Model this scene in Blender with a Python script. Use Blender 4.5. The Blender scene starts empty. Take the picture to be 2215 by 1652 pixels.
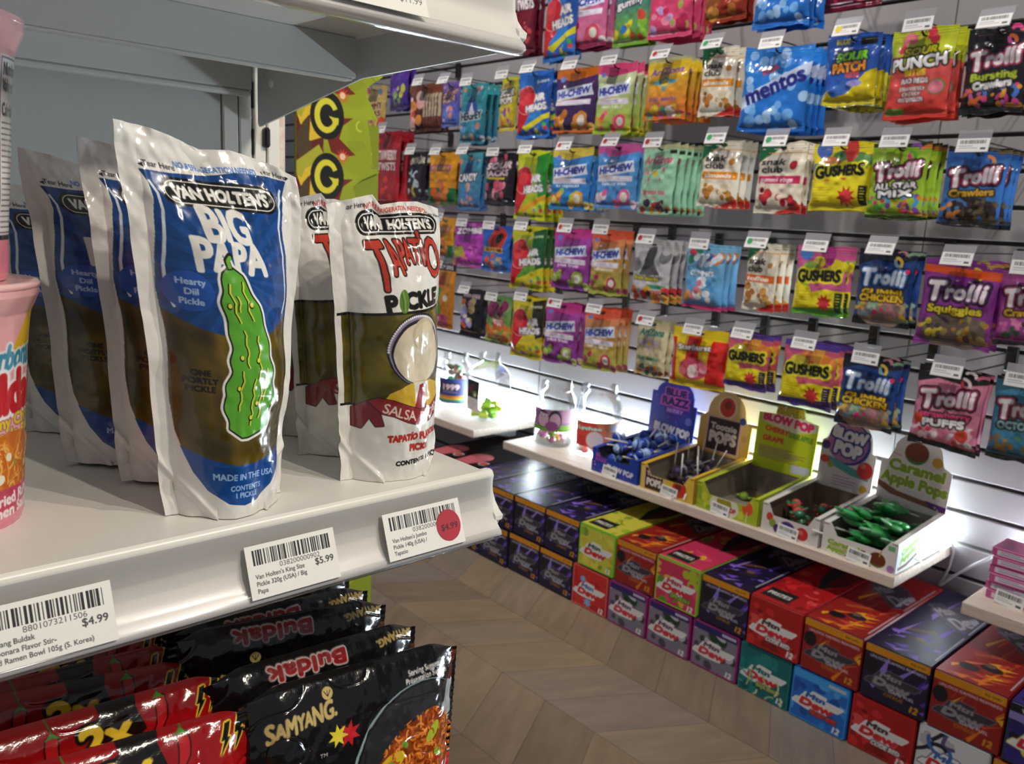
import bpy, math, random
import numpy as np
SC = bpy.context.scene
COL = SC.collection
PI = math.pi

# ------------------------------------------------------------------ camera
IMW, IMH, FPX = 2215, 1652, 1814.7
YAW, PIT, ROL = -0.83037, 0.19798, 0.05068
CAM = np.array([0.0, 0.0, 1.0])
_f = np.array([math.sin(YAW)*math.cos(PIT), math.cos(YAW)*math.cos(PIT), -math.sin(PIT)])
_r = np.cross(_f, [0, 0, 1.0]); _r /= np.linalg.norm(_r); _u = np.cross(_r, _f)
RX = _r*math.cos(ROL)+_u*math.sin(ROL); UX = -_r*math.sin(ROL)+_u*math.cos(ROL)
from mathutils import Matrix, Vector
cam_d = bpy.data.cameras.new('camera'); cam = bpy.data.objects.new('camera', cam_d); COL.objects.link(cam)
cam.matrix_world = Matrix(((RX[0], UX[0], -_f[0], CAM[0]), (RX[1], UX[1], -_f[1], CAM[1]), (RX[2], UX[2], -_f[2], CAM[2]), (0, 0, 0, 1)))
cam_d.sensor_width = 36.0; cam_d.lens = FPX/IMW*36.0; cam_d.clip_start = 0.02
cam_d.dof.use_dof = True; cam_d.dof.focus_distance = 0.56; cam_d.dof.aperture_fstop = 17.0
SC.camera = cam

# ------------------------------------------------------------------ world, lamps, exposure
W_ = bpy.data.worlds.new('shop_air'); SC.world = W_; W_.use_nodes = True
W_.node_tree.nodes['Background'].inputs[0].default_value = (0.86, 0.90, 1.0, 1)
W_.node_tree.nodes['Background'].inputs[1].default_value = 0.2
def spot(name, loc, aim, watts, col, deg, r, blend=0.35):
    d = bpy.data.lights.new(name, 'SPOT'); o = bpy.data.objects.new(name, d); COL.objects.link(o)
    d.energy = watts; d.color = col; d.spot_size = math.radians(deg); d.spot_blend = blend; d.shadow_soft_size = r
    o.location = loc; o.rotation_euler = (Vector(aim)-Vector(loc)).to_track_quat('-Z', 'Y').to_euler()
WARM = (1.0, 0.90, 0.76)
NEUT = (1.0, 0.94, 0.86)
spot('spotlight', (1.50, 0.50, 2.45), (-0.50, 0.18, 0.85), 75, WARM, 50, 0.025)
spot('spotlight', (1.25, 0.95, 2.50), (-0.50, 0.18, 0.85), 60, WARM, 50, 0.025)
spot('spotlight', (0.95, 1.20, 2.50), (-0.50, 0.18, 0.85), 50, WARM, 50, 0.025)
for k, (lx, ax) in enumerate(((0.1, -0.25), (-0.75, -0.95), (-1.6, -1.7), (-2.5, -2.5))):
    spot('spotlight', (lx, 0.68, 2.75), (ax, 1.8, 0.95), 60, NEUT, 58, 0.03)
SC.view_settings.view_transform = 'Standard'; SC.view_settings.look = 'None'
SC.view_settings.exposure = 0.0; SC.view_settings.gamma = 1.0; SC.view_settings.use_curve_mapping = False

# ------------------------------------------------------------------ pixel rays onto real planes of the place
def hit(px, py, ax, val):
    d = RX*((px-IMW/2)/FPX) - UX*((py-IMH/2)/FPX) + _f
    return CAM + d*((val-CAM[ax])/d[ax])
def proj(p):
    d = np.asarray(p, float)-CAM
    z = d@_f
    return IMW/2+FPX*(d@RX)/z, IMH/2-FPX*(d@UX)/z
# ------------------------------------------------------------------ colours and materials
def hx(c):
    if not isinstance(c, str): return np.array(c, float)
    return np.array([int(c[i:i+2], 16)/255 for i in (0, 2, 4)])
def lin(c):
    c = np.asarray(c, float)
    return np.where(c <= 0.04045, c/12.92, ((c+0.055)/1.055)**2.4)
class NT:
    def __init__(s, m): s.t = m.node_tree; s.n = s.t.nodes; s.l = s.t.links
    def add(s, ty, **kw):
        n = s.n.new(ty)
        for k, v in kw.items(): setattr(n, k, v)
        return n
    def math(s, op, a, b=None, c=None):
        n = s.add('ShaderNodeMath', operation=op)
        for i, v in enumerate((a, b, c)):
            if v is None: continue
            if hasattr(v, 'is_output'): s.l.new(v, n.inputs[i])
            else: n.inputs[i].default_value = v
        return n.outputs[0]
def mat(name, base=None, rough=0.5, metal=0.0, attr=False, bump=0.0, bscale=200.0, coat=0.0, spec=0.5, vary=0.0, vscale=30.0):
    m = bpy.data.materials.new(name); m.use_nodes = True
    t = NT(m); b = t.n['Principled BSDF']
    b.inputs['Roughness'].default_value = rough; b.inputs['Metallic'].default_value = metal
    b.inputs['Coat Weight'].default_value = coat; b.inputs['Coat Roughness'].default_value = 0.08
    b.inputs['Specular IOR Level'].default_value = spec
    tc = t.add('ShaderNodeTexCoord')
    if attr:
        a = t.add('ShaderNodeAttribute', attribute_name='pigment'); src = a.outputs['Color']
    else:
        rgb = t.add('ShaderNodeRGB'); rgb.outputs[0].default_value = (*lin(hx(base)), 1); src = rgb.outputs[0]
    if vary:
        nz = t.add('ShaderNodeTexNoise'); nz.inputs['Scale'].default_value = vscale; nz.inputs['Detail'].default_value = 4
        t.l.new(tc.outputs['Object'], nz.inputs['Vector'])
        hs = t.add('ShaderNodeHueSaturation'); t.l.new(src, hs.inputs['Color'])
        t.l.new(t.math('MULTIPLY_ADD', nz.outputs[0], vary*2, 1-vary), hs.inputs['Value']); src = hs.outputs[0]
    t.l.new(src, b.inputs['Base Color'])
    if bump:
        nz = t.add('ShaderNodeTexNoise'); nz.inputs['Scale'].default_value = bscale; nz.inputs['Detail'].default_value = 3
        t.l.new(tc.outputs['Object'], nz.inputs['Vector'])
        bp = t.add('ShaderNodeBump'); bp.inputs['Strength'].default_value = bump; bp.inputs['Distance'].default_value = 0.002
        t.l.new(nz.outputs[0], bp.inputs['Height']); t.l.new(bp.outputs[0], b.inputs['Normal'])
    return m
def mat_clear(name, tint, gloss=0.10, rough=0.05, fk=0.8, haze=0.0):
    m = bpy.data.materials.new(name); m.use_nodes = True
    t = NT(m); t.n.remove(t.n['Principled BSDF']); out = t.n['Material Output']
    tr = t.add('ShaderNodeBsdfTransparent'); tr.inputs[0].default_value = (*tint, 1)
    gl = t.add('ShaderNodeBsdfGlossy'); gl.inputs['Roughness'].default_value = rough
    fr = t.add('ShaderNodeFresnel'); fr.inputs[0].default_value = 1.45
    f = t.math('MULTIPLY_ADD', fr.outputs[0], fk, gloss*0.2)
    mx = t.add('ShaderNodeMixShader'); t.l.new(f, mx.inputs[0]); t.l.new(tr.outputs[0], mx.inputs[1]); t.l.new(gl.outputs[0], mx.inputs[2])
    sh = mx.outputs[0]
    if haze:
        df = t.add('ShaderNodeBsdfDiffuse'); df.inputs[0].default_value = (0.62, 0.60, 0.64, 1)
        m2 = t.add('ShaderNodeMixShader'); m2.inputs[0].default_value = haze; t.l.new(sh, m2.inputs[1]); t.l.new(df.outputs[0], m2.inputs[2]); sh = m2.outputs[0]
    t.l.new(sh, out.inputs[0])
    return m
def mat_led(name, col, s):
    m = bpy.data.materials.new(name); m.use_nodes = True
    b = m.node_tree.nodes['Principled BSDF']; b.inputs['Emission Color'].default_value = (*col, 1); b.inputs['Emission Strength'].default_value = s
    return m
M = dict(
    foil=mat('printed_film', rough=0.19, attr=True, bump=0.4, bscale=70, coat=0.4),
    foil2=mat('printed_laminate', rough=0.2, attr=True, bump=0.12, bscale=55, coat=0.4),
    card=mat('printed_carton', rough=0.36, attr=True, bump=0.02, bscale=300),
    paper=mat('printed_paper', rough=0.6, attr=True, bump=0.02, bscale=500),
    matte=mat('pigmented_solid', rough=0.5, attr=True, bump=0.03, bscale=200),
    gloss=mat('glossy_wrap', rough=0.15, attr=True, bump=0.3, bscale=120, coat=0.5),
    steel=mat('painted_white_steel', 'e9e7e0', rough=0.38, bump=0.03, bscale=700, vary=0.02, vscale=6),
    greysteel=mat('painted_grey_steel', 'c9cac9', rough=0.42, bump=0.03, bscale=700, vary=0.02, vscale=6),
    plastic=mat('white_plastic', 'efede6', rough=0.3, bump=0.01, bscale=300),
    black=mat('black_plastic', '141414', rough=0.4, bump=0.03, bscale=300),
    wire=mat('black_wire', '18181a', rough=0.35, bump=0.02, bscale=400),
    slat=mat('slatwall_laminate', '989597', rough=0.42, bump=0.02, bscale=90, vary=0.02, vscale=5),
    groove=mat('slatwall_groove', '2e2b2a', rough=0.5, bump=0.02, bscale=90),
    clear=mat_clear('clear_plastic', (0.93, 0.93, 0.95), 0.25, 0.08),
    grey_clear=mat_clear('smoky_clear_plastic', (0.80, 0.79, 0.83), 0.3, 0.12, 0.8, 0.35),
    jar=mat_clear('clear_jar_plastic', (0.985, 0.99, 0.99), 0.15, 0.03, 0.4),
    led=mat_led('led_diffuser', (0.78, 0.92, 1.0), 400.0),
    cord=mat('translucent_cord', 'e4e6e8', rough=0.3, bump=0.02, bscale=200),
)
def wood_shelf():
    m = mat('pale_wood_laminate', 'ffffff', rough=0.45)
    t = NT(m); b = t.n['Principled BSDF']
    tc = t.add('ShaderNodeTexCoord'); mp = t.add('ShaderNodeMapping'); mp.inputs['Scale'].default_value = (3, 40, 40)
    t.l.new(tc.outputs['Object'], mp.inputs[0])
    nz = t.add('ShaderNodeTexNoise'); nz.inputs['Scale'].default_value = 3; nz.inputs['Detail'].default_value = 6; t.l.new(mp.outputs[0], nz.inputs['Vector'])
    r = t.add('ShaderNodeValToRGB'); t.l.new(nz.outputs[0], r.inputs[0])
    r.color_ramp.elements[0].position = 0.3; r.color_ramp.elements[0].color = (*lin(hx('cbb7a4')), 1)
    r.color_ramp.elements[1].position = 0.7; r.color_ramp.elements[1].color = (*lin(hx('e2d6c9')), 1)
    t.l.new(r.outputs[0], b.inputs['Base Color'])
    return m
M['wood'] = wood_shelf()
def chevron():
    m = mat('oak_chevron_floor', 'ffffff', rough=0.42)
    t = NT(m); b = t.n['Principled BSDF']
    g = t.add('ShaderNodeNewGeometry'); s = t.add('ShaderNodeSeparateXYZ'); t.l.new(g.outputs['Position'], s.inputs[0])
    x, y = s.outputs[0], s.outputs[1]
    cw, pw = 0.212, 0.139
    yy = t.math('DIVIDE', t.math('SUBTRACT', y, 1.156-cw*20), cw)
    ci = t.math('FLOOR', yy); fy = t.math('FRACT', yy)
    odd = t.math('MODULO', ci, 2.0)
    tri = t.math('ABSOLUTE', t.math('SUBTRACT', odd, fy))      # rises in even columns, falls in odd ones
    q = t.math('DIVIDE', t.math('SUBTRACT', x, t.math('MULTIPLY', tri, cw*0.577)), pw)
    q = t.math('ADD', q, t.math('MULTIPLY', odd, 0.0))
    qi = t.math('FLOOR', q); fq = t.math('FRACT', q)
    cb = t.add('ShaderNodeCombineXYZ'); t.l.new(qi, cb.inputs[0]); t.l.new(ci, cb.inputs[1])
    wn = t.add('ShaderNodeTexWhiteNoise', noise_dimensions='3D'); t.l.new(cb.outputs[0], wn.inputs['Vector'])
    r = t.add('ShaderNodeValToRGB'); t.l.new(wn.outputs['Value'], r.inputs[0])
    cs = ['7f6d5a', '756552', '85705a', '7b6f64', '8a765c', '6d5e50']
    e = r.color_ramp.elements; e[0].color = (*lin(hx(cs[0])), 1); e[1].color = (*lin(hx(cs[-1])), 1)
    for i, c in enumerate(cs[1:-1]):
        k = e.new((i+1)/5); k.color = (*lin(hx(c)), 1)
    sg = t.math('MULTIPLY_ADD', odd, -2.0, 1.0)
    al = t.math('ADD', t.math('MULTIPLY', t.math('MULTIPLY', x, sg), 0.5), t.math('MULTIPLY', y, 0.866))
    c2 = t.add('ShaderNodeCombineXYZ'); t.l.new(t.math('MULTIPLY', q, 2.2), c2.inputs[0]); t.l.new(t.math('MULTIPLY', al, 3.5), c2.inputs[1]); t.l.new(t.math('MULTIPLY', wn.outputs['Value'], 40), c2.inputs[2])
    nz = t.add('ShaderNodeTexNoise'); nz.inputs['Scale'].default_value = 2.2; nz.inputs['Detail'].default_value = 7; nz.inputs['Roughness'].default_value = 0.62; t.l.new(c2.outputs[0], nz.inputs['Vector'])
    hs = t.add('ShaderNodeHueSaturation'); t.l.new(r.outputs[0], hs.inputs['Color']); hs.inputs['Saturation'].default_value = 0.92
    gap = t.math('MAXIMUM', t.math('LESS_THAN', fq, 0.014), t.math('LESS_THAN', fy, 0.010))
    v = t.math('MULTIPLY', t.math('MULTIPLY_ADD', nz.outputs[0], 0.75, 0.62), t.math('MULTIPLY_ADD', gap, -0.42, 1.0))
    t.l.new(v, hs.inputs['Value']); t.l.new(hs.outputs[0], b.inputs['Base Color'])
    return m
M['floor'] = chevron()

# ------------------------------------------------------------------ mesh builder
class MB:
    def __init__(s): s.V = []; s.C = []; s.F = []; s.n = 0
    def add(s, V, faces, col, mi=0, smooth=False):
        V = np.asarray(V, float).reshape(-1, 3)
        c = hx(col) if isinstance(col, str) or np.ndim(col) == 1 else col
        c = np.broadcast_to(np.asarray(c, float), (len(V), 3)) if np.ndim(c) == 1 else np.asarray(c).reshape(-1, 3)
        s.V.append(V); s.C.append(c)
        if isinstance(faces, np.ndarray): s.F.append((faces+s.n, mi, smooth))
        else:
            by = {}
            for f in faces: by.setdefault(len(f), []).append(f)
            for k, fs in by.items(): s.F.append((np.array(fs)+s.n, mi, smooth))
        s.n += len(V); return s
    def grid(s, P, col, mi=0, keep=None, smooth=True, flip=False):
        ny, nx = P.shape[:2]; i = np.arange(ny*nx).reshape(ny, nx)
        q = np.stack([i[:-1, :-1], i[:-1, 1:], i[1:, 1:], i[1:, :-1]], -1)
        if flip: q = q[..., ::-1]
        q = q.reshape(-1, 4)
        if keep is not None: q = q[np.asarray(keep).ravel()]
        return s.add(P.reshape(-1, 3), q, col, mi, smooth)
    def box(s, x0, x1, y0, y1, z0, z1, col='ffffff', mi=0, b=0.0, M4=None):
        if b <= 0:
            V = np.array([(x, y, z) for x in (x0, x1) for y in (y0, y1) for z in (z0, z1)], float)
            F = [(0, 1, 3, 2), (4, 6, 7, 5), (0, 4, 5, 1), (2, 3, 7, 6), (0, 2, 6, 4), (1, 5, 7, 3)]
        else:
            V = []; F = []
            c = [(x0, x1), (y0, y1), (z0, z1)]
            idx = {}
            for sx in (0, 1):
                for sy in (0, 1):
                    for sz in (0, 1):
                        for ax in range(3):
                            p = [c[0][sx], c[1][sy], c[2][sz]]
                            for a2, sg in enumerate((sx, sy, sz)):
                                if a2 != ax: p[a2] += b*(1-2*sg)
                            idx[(sx, sy, sz, ax)] = len(V); V.append(p)
            for ax in range(3):
                o = [a for a in range(3) if a != ax]
                for sg in (0, 1):
                    f = []
                    for u, v in ((0, 0), (1, 0), (1, 1), (0, 1)):
                        k = [0, 0, 0]; k[ax] = sg; k[o[0]] = u; k[o[1]] = v; f.append(idx[(*k, ax)])
                    F.append(f)
                for u in (0, 1):
                    for v in (0, 1):
                        f = []
                        for a, w in ((o[0], 0), (o[0], 1), (o[1], 1), (o[1], 0)):
                            k = [0, 0, 0]; k[ax] = w; k[o[0]] = u; k[o[1]] = v; f.append(idx[(*k, a)])
                        F.append(f)
            for sx in (0, 1):
                for sy in (0, 1):
                    for sz in (0, 1): F.append([idx[(sx, sy, sz, a)] for a in range(3)])
            V = np.array(V, float); ctr = V.mean(0); F2 = []
            for f in F:
                p = V[f]; n = np.cross(p[1]-p[0], p[2]-p[0])
                F2.append(f if n@(p.mean(0)-ctr) > 0 else f[::-1])
            F = F2
        if M4 is not None: V = V@M4[:3, :3].T+M4[:3, 3]
        return s.add(V, F, col, mi)
    def tube(s, pts, r, col='ffffff', n=8, mi=0):
        pts = np.asarray(pts, float); k = len(pts); r = np.broadcast_to(r, (k,)); V = []
        up = np.array([0.0, 0, 1])
        for i in range(k):
            d = pts[min(i+1, k-1)]-pts[max(i-1, 0)]; d /= np.linalg.norm(d)+1e-12
            a = np.cross(d, up if abs(d[2]) < 0.95 else (1.0, 0, 0)); a /= np.linalg.norm(a); bb = np.cross(d, a)
            t = np.arange(n)*2*PI/n
            V.append(pts[i]+r[i]*(np.cos(t)[:, None]*a+np.sin(t)[:, None]*bb))
        F = [(i*n+j, i*n+(j+1) % n, (i+1)*n+(j+1) % n, (i+1)*n+j) for i in range(k-1) for j in range(n)]
        F += [tuple(range(n))[::-1], tuple((k-1)*n+j for j in range(n))]
        return s.add(np.concatenate(V), F, col, mi, True)
    def lathe(s, prof, col='ffffff', n=32, mi=0, c=(0, 0, 0)):
        p = np.asarray(prof, float); k = len(p); t = np.arange(n)*2*PI/n
        V = np.stack([p[:, None, 0]*np.cos(t), p[:, None, 0]*np.sin(t), np.broadcast_to(p[:, None, 1], (k, n))], -1).reshape(-1, 3)+np.array(c)
        F = [(i*n+j, i*n+(j+1) % n, (i+1)*n+(j+1) % n, (i+1)*n+j) for i in range(k-1) for j in range(n)]
        cc = col if isinstance(col, str) else np.repeat(np.array([hx(q) for q in col]), n, 0)
        return s.add(V, F, cc, mi, True)
    def prism(s, poly, O, U, V_, N, th, col, mi=0):
        p = np.asarray(poly, float); k = len(p)
        area = 0.5*np.sum(p[:, 0]*np.roll(p[:, 1], -1)-np.roll(p[:, 0], -1)*p[:, 1])
        if area < 0: p = p[::-1]
        O, U, V_, N = (np.asarray(a, float) for a in (O, U, V_, N))
        A = O+p[:, :1]*U+p[:, 1:]*V_; B = A-N*th
        F = [tuple(range(k)), tuple(range(2*k-1, k-1, -1))]+[(i, k+i, k+(i+1) % k, (i+1) % k) for i in range(k)]
        return s.add(np.concatenate([A, B]), F, col, mi)
    def blob(s, c, rx, ry, rz, col, n=10, M4=None, mi=0):
        th = np.linspace(0, PI, n//2+2); ph = np.arange(n)*2*PI/n
        P = np.stack([np.sin(th)[:, None]*np.cos(ph)*rx, np.sin(th)[:, None]*np.sin(ph)*ry, np.broadcast_to(np.cos(th)[:, None], (len(th), n))*rz], -1).reshape(-1, 3)
        if M4 is not None: P = P@np.asarray(M4)[:3, :3].T
        k = len(th)
        F = [(i*n+j, (i+1)*n+j, (i+1)*n+(j+1) % n, i*n+(j+1) % n) for i in range(k-1) for j in range(n)]
        return s.add(P+np.array(c), F, col, mi, True)
    def mesh(s, name, mats):
        me = bpy.data.meshes.new(name)
        V = np.concatenate(s.V).astype(np.float32); C = np.concatenate(s.C)
        me.vertices.add(len(V)); me.vertices.foreach_set('co', V.ravel())
        L = np.concatenate([f.ravel() for f, _, _ in s.F]).astype(np.int32)
        tot = np.concatenate([np.full(len(f), f.shape[1]) for f, _, _ in s.F]).astype(np.int32)
        me.loops.add(len(L)); me.loops.foreach_set('vertex_index', L)
        me.polygons.add(len(tot))
        me.polygons.foreach_set('loop_start', np.concatenate([[0], np.cumsum(tot)[:-1]]).astype(np.int32))
        me.polygons.foreach_set('loop_total', tot)
        me.polygons.foreach_set('material_index', np.concatenate([np.full(len(f), m) for f, m, _ in s.F]).astype(np.int32))
        me.polygons.foreach_set('use_smooth', np.concatenate([np.full(len(f), sm) for f, _, sm in s.F]))
        a = me.attributes.new('pigment', 'FLOAT_COLOR', 'POINT')
        cc = np.ones((len(V), 4), np.float32); cc[:, :3] = lin(C); a.data.foreach_set('color', cc.ravel())
        for m in (mats if isinstance(mats, (list, tuple)) else [mats]): me.materials.append(M[m])
        me.update(calc_edges=True); me.validate()
        return me
    def obj(s, name, mats, parent=None, loc=None, rot=None):
        return link(name, s.mesh(name, mats), parent, loc, rot)
def link(name, data, parent=None, loc=None, rot=None):
    o = bpy.data.objects.new(name, data); COL.objects.link(o)
    if parent is not None: o.parent = parent
    if loc is not None: o.location = loc
    if rot is not None: o.rotation_euler = rot
    return o
def tag(o, label=None, cat=None, group=None, kind=None):
    if label: o['label'] = label
    if cat: o['category'] = cat
    if group: o['group'] = group
    if kind: o['kind'] = kind
    return o
def thing(name, label, cat, loc=(0, 0, 0), rot=(0, 0, 0), group=None):
    o = link(name, None, None, loc, rot); o.empty_display_size = 0.02
    return tag(o, label, cat, group)
def dup(root, loc=None, rot=None, label=None, group=None):
    r = root.copy(); COL.objects.link(r)
    if loc is not None: r.location = loc
    if rot is not None: r.rotation_euler = rot
    if label: r['label'] = label
    if group: r['group'] = group
    for ch in list(root.children):
        c = ch.copy(); COL.objects.link(c); c.parent = r
        for g in ch.children:
            d = g.copy(); COL.objects.link(d); d.parent = c
    return r
def rotm(rx=0, ry=0, rz=0, t=(0, 0, 0)):
    from mathutils import Euler
    m = np.eye(4); m[:3, :3] = np.array(Euler((rx, ry, rz)).to_matrix()); m[:3, 3] = t
    return m

# ------------------------------------------------------------------ print: shapes and lettering laid out as pigment on a fine mesh
GLY = {}
def glyphs(chars):
    chars = [c for c in dict.fromkeys(chars) if c not in GLY]
    if not chars: return
    cu = bpy.data.curves.new('lettering', 'FONT'); ob = bpy.data.objects.new('lettering', cu); COL.objects.link(ob)
    cu.resolution_u = 3
    def get(s):
        cu.body = s
        dg = bpy.context.evaluated_depsgraph_get(); dg.update()
        e = ob.evaluated_get(dg); me = e.to_mesh(); n = len(me.vertices)
        v = np.zeros(n*3, np.float32); me.vertices.foreach_get('co', v); v = v.reshape(-1, 3)[:, :2].astype(float)
        tr = [tuple(p.vertices) for p in me.polygons]
        e.to_mesh_clear(); return v, tr
    v, _ = get('||'); w2 = np.ptp(v[:, 0])
    vH, _ = get('H'); cap = np.ptp(vH[:, 1])
    v1, _ = get('|'); bx = v1[:, 0].min()
    for c in chars:
        vb, _ = get('|'+c+'|'); adv = np.ptp(vb[:, 0])-w2
        if c == ' ': GLY[c] = (np.zeros((0, 2, 2)), adv/cap); continue
        v, tr = get(c)
        E = []
        for p in tr:
            for a, b in zip(p, p[1:]+p[:1]): E.append((v[a], v[b]))
        GLY[c] = (np.array(E)/cap, adv/cap)
    bpy.data.objects.remove(ob); bpy.data.curves.remove(cu)
glyphs([chr(i) for i in range(32, 127)]+list('®™íÍÓóéâ'))

def raster(E, W, H, ss=3):
    """even-odd coverage of an edge soup E (n,2,2) in pixel units"""
    out = np.zeros((H, W))
    if len(E) == 0: return out, (0, 0, 0, 0)
    x0 = max(int(np.floor(E[..., 0].min())), 0); x1 = min(int(np.ceil(E[..., 0].max()))+1, W)
    y0 = max(int(np.floor(E[..., 1].min())), 0); y1 = min(int(np.ceil(E[..., 1].max()))+1, H)
    if x1 <= x0 or y1 <= y0: return out, (0, 0, 0, 0)
    w, h = (x1-x0)*ss, (y1-y0)*ss
    e = (E-np.array([x0, y0]))*ss
    sw = e[:, 0, 1] > e[:, 1, 1]
    e[sw] = e[sw][:, ::-1]
    D = np.zeros((h, w+1), np.int32)
    ya, yb = e[:, 0, 1], e[:, 1, 1]
    ra = np.clip(np.ceil(ya-0.5), 0, h).astype(int); rb = np.clip(np.ceil(yb-0.5), 0, h).astype(int)
    cnt = rb-ra; ok = cnt > 0
    if ok.any():
        ii = np.repeat(np.nonzero(ok)[0], cnt[ok])
        off = np.arange(len(ii))-np.repeat(np.cumsum(cnt[ok])-cnt[ok], cnt[ok])
        rr = ra[ii]+off
        t = (rr+0.5-ya[ii])/(yb[ii]-ya[ii])
        xx = e[ii, 0, 0]+t*(e[ii, 1, 0]-e[ii, 0, 0])
        np.add.at(D, (rr, np.clip(np.ceil(xx-0.5), 0, w).astype(int)), 1)
    m = (np.cumsum(D, 1)[:, :w] & 1).reshape(y1-y0, ss, x1-x0, ss).mean((1, 3))
    out[y0:y1, x0:x1] = m
    return out, (x0, x1, y0, y1)
def dilate(m, r):
    if r <= 0.05: return m
    out = m.copy(); H, W = m.shape
    ys, xs = np.nonzero(m.max(1) > 0)[0], np.nonzero(m.max(0) > 0)[0]
    if len(ys) == 0: return m
    p = int(np.ceil(r))+1
    a, b, c, d = max(ys[0]-p, 0), min(ys[-1]+p+1, H), max(xs[0]-p, 0), min(xs[-1]+p+1, W)
    s = np.pad(m[a:b, c:d], p); o = out[a:b, c:d]
    for rad in ([r] if r < 1.6 else [r, r*0.55]):
        k = 8 if rad < 2 else 14
        for i in range(k):
            dx, dy = rad*math.cos(2*PI*i/k), rad*math.sin(2*PI*i/k)
            ix, iy = int(math.floor(dx)), int(math.floor(dy)); fx, fy = dx-ix, dy-iy
            hh, ww = o.shape
            g = lambda y, x: s[p+y:p+y+hh, p+x:p+x+ww]
            o = np.maximum(o, (g(iy, ix)*(1-fx)+g(iy, ix+1)*fx)*(1-fy)+(g(iy+1, ix)*(1-fx)+g(iy+1, ix+1)*fx)*fy)
    out[a:b, c:d] = o
    return out
class Art:
    """coordinates in percent: x of the width, y of the height from the top; radii in percent of the width"""
    def __init__(s, w, h, p, bg):
        s.w, s.h, s.p = w, h, p
        s.nx, s.ny = max(int(round(w/p))+1, 2), max(int(round(h/p))+1, 2)
        s.a = np.broadcast_to(hx(bg), (s.ny, s.nx, 3)).copy(); s.mask = np.ones((s.ny, s.nx))
    def px(s, pts):
        q = np.asarray(pts, float).copy(); q[..., 0] *= (s.nx-1)/100; q[..., 1] *= (s.ny-1)/100
        return q+0.5
    def fill(s, m, c, op=1.0):
        s.a += (m*op)[..., None]*(hx(c)-s.a); return s
    def edges(s, q): return np.stack([q, np.roll(q, -1, 0)], 1)
    def poly(s, pts, c, ol=None):
        m, _ = raster(s.edges(s.px(pts)), s.nx, s.ny)
        if ol: s.fill(dilate(m, ol[1]/s.p), ol[0])
        return s.fill(m, c)
    def rect(s, x0, y0, x1, y1, c): return s.poly([(x0, y0), (x1, y0), (x1, y1), (x0, y1)], c)
    def ell(s, cx, cy, rx, ry, c, rot=0, ol=None):
        t = np.arange(40)*2*PI/40; k = s.w/s.h
        u, v = rx*np.cos(t), ry*np.sin(t); cr, sr = math.cos(rot), math.sin(rot)
        return s.poly(np.stack([cx+u*cr-v*sr, cy+(u*sr+v*cr)*k], 1), c, ol)
    def star(s, cx, cy, r0, r1, n, c, rot=0.2, ol=None):
        k = s.w/s.h; t = np.arange(2*n)*PI/n+rot; r = np.where(np.arange(2*n) % 2, r0, r1)
        return s.poly(np.stack([cx+r*np.cos(t), cy+r*np.sin(t)*k], 1), c, ol)
    def line(s, pts, wmm, c):
        q = s.px(pts); r = wmm/s.p/2; m = np.zeros((s.ny, s.nx))
        for a, b in zip(q[:-1], q[1:]):
            d = b-a; L = np.hypot(*d)
            if L < 1e-6: continue
            n = np.array([-d[1], d[0]])/L*r
            m = np.maximum(m, raster(s.edges(np.array([a+n, b+n, b-n, a-n])), s.nx, s.ny)[0])
            t = np.arange(10)*2*PI/10
            m = np.maximum(m, raster(s.edges(b+r*np.stack([np.cos(t), np.sin(t)], 1)), s.nx, s.ny)[0])
        return s.fill(m, c)
    def grad(s, y0, y1, c0, c1, x0=0, x1=100):
        Y = np.linspace(0, 100, s.ny)[:, None]; X = np.linspace(0, 100, s.nx)[None]
        t = np.clip((Y-y0)/(y1-y0+1e-9), 0, 1)[..., None]
        m = ((Y >= y0) & (Y <= y1) & (X >= x0) & (X <= x1))[..., None]
        s.a = np.where(m, hx(c0)*(1-t)+hx(c1)*t, s.a); return s
    def blobs(s, seed, n, x0, y0, x1, y1, r0, r1, cols, sq=0.7):
        rg = random.Random(seed); cols = cols.split()
        for i in range(n):
            r = rg.uniform(r0, r1)
            s.ell(rg.uniform(x0, x1), rg.uniform(y0, y1), r, r*rg.uniform(sq, 1), cols[i % len(cols)], rg.uniform(0, 3))
        return s
    def worms(s, seed, n, x0, y0, x1, y1, L, wmm, cols):
        rg = random.Random(seed); cols = cols.split(); k = s.w/s.h
        for i in range(n):
            x, y, a = rg.uniform(x0, x1), rg.uniform(y0, y1), rg.uniform(0, 6.3); da = rg.uniform(-0.6, 0.6); pts = [(x, y)]
            for j in range(6):
                x += L/6*math.cos(a); y += L/6*math.sin(a)*k; a += da; pts.append((x, y))
            s.line(pts, wmm, cols[i % len(cols)])
        return s
    def text(s, st, cx, cy, cap, c, fit=None, bold=0, ol=(), shear=0, rot=0, sx=1.0, arc=0, al='c', grow=None, tr=0.0, vt=0.0):
        """cap: cap height in percent of the height; fit: width in percent; bold/ol in mm"""
        x = 0.0; parts = []
        n = len(st)
        for i, ch in enumerate(st):
            E, adv = GLY.get(ch, GLY['o'])
            sc = 1.0 if grow is None else np.interp(i/max(n-1, 1), np.linspace(0, 1, len(grow)), grow)
            if len(E): parts.append(np.stack([(E[..., 0]*sc+x), (E[..., 1]-0.5)*sc-vt*(sc-1)*0.5], -1))
            x += adv*sc+tr
        if not parts: return s
        capp = cap/100*(s.ny-1); Wt = x*capp*sx
        if fit: sx *= fit/100*(s.nx-1)/Wt; Wt = fit/100*(s.nx-1)
        o = s.px([cx, cy]); off = {'c': -Wt/2, 'l': 0, 'r': -Wt}[al]
        m = np.zeros((s.ny, s.nx)); cr, sr = math.cos(rot), math.sin(rot)
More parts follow.
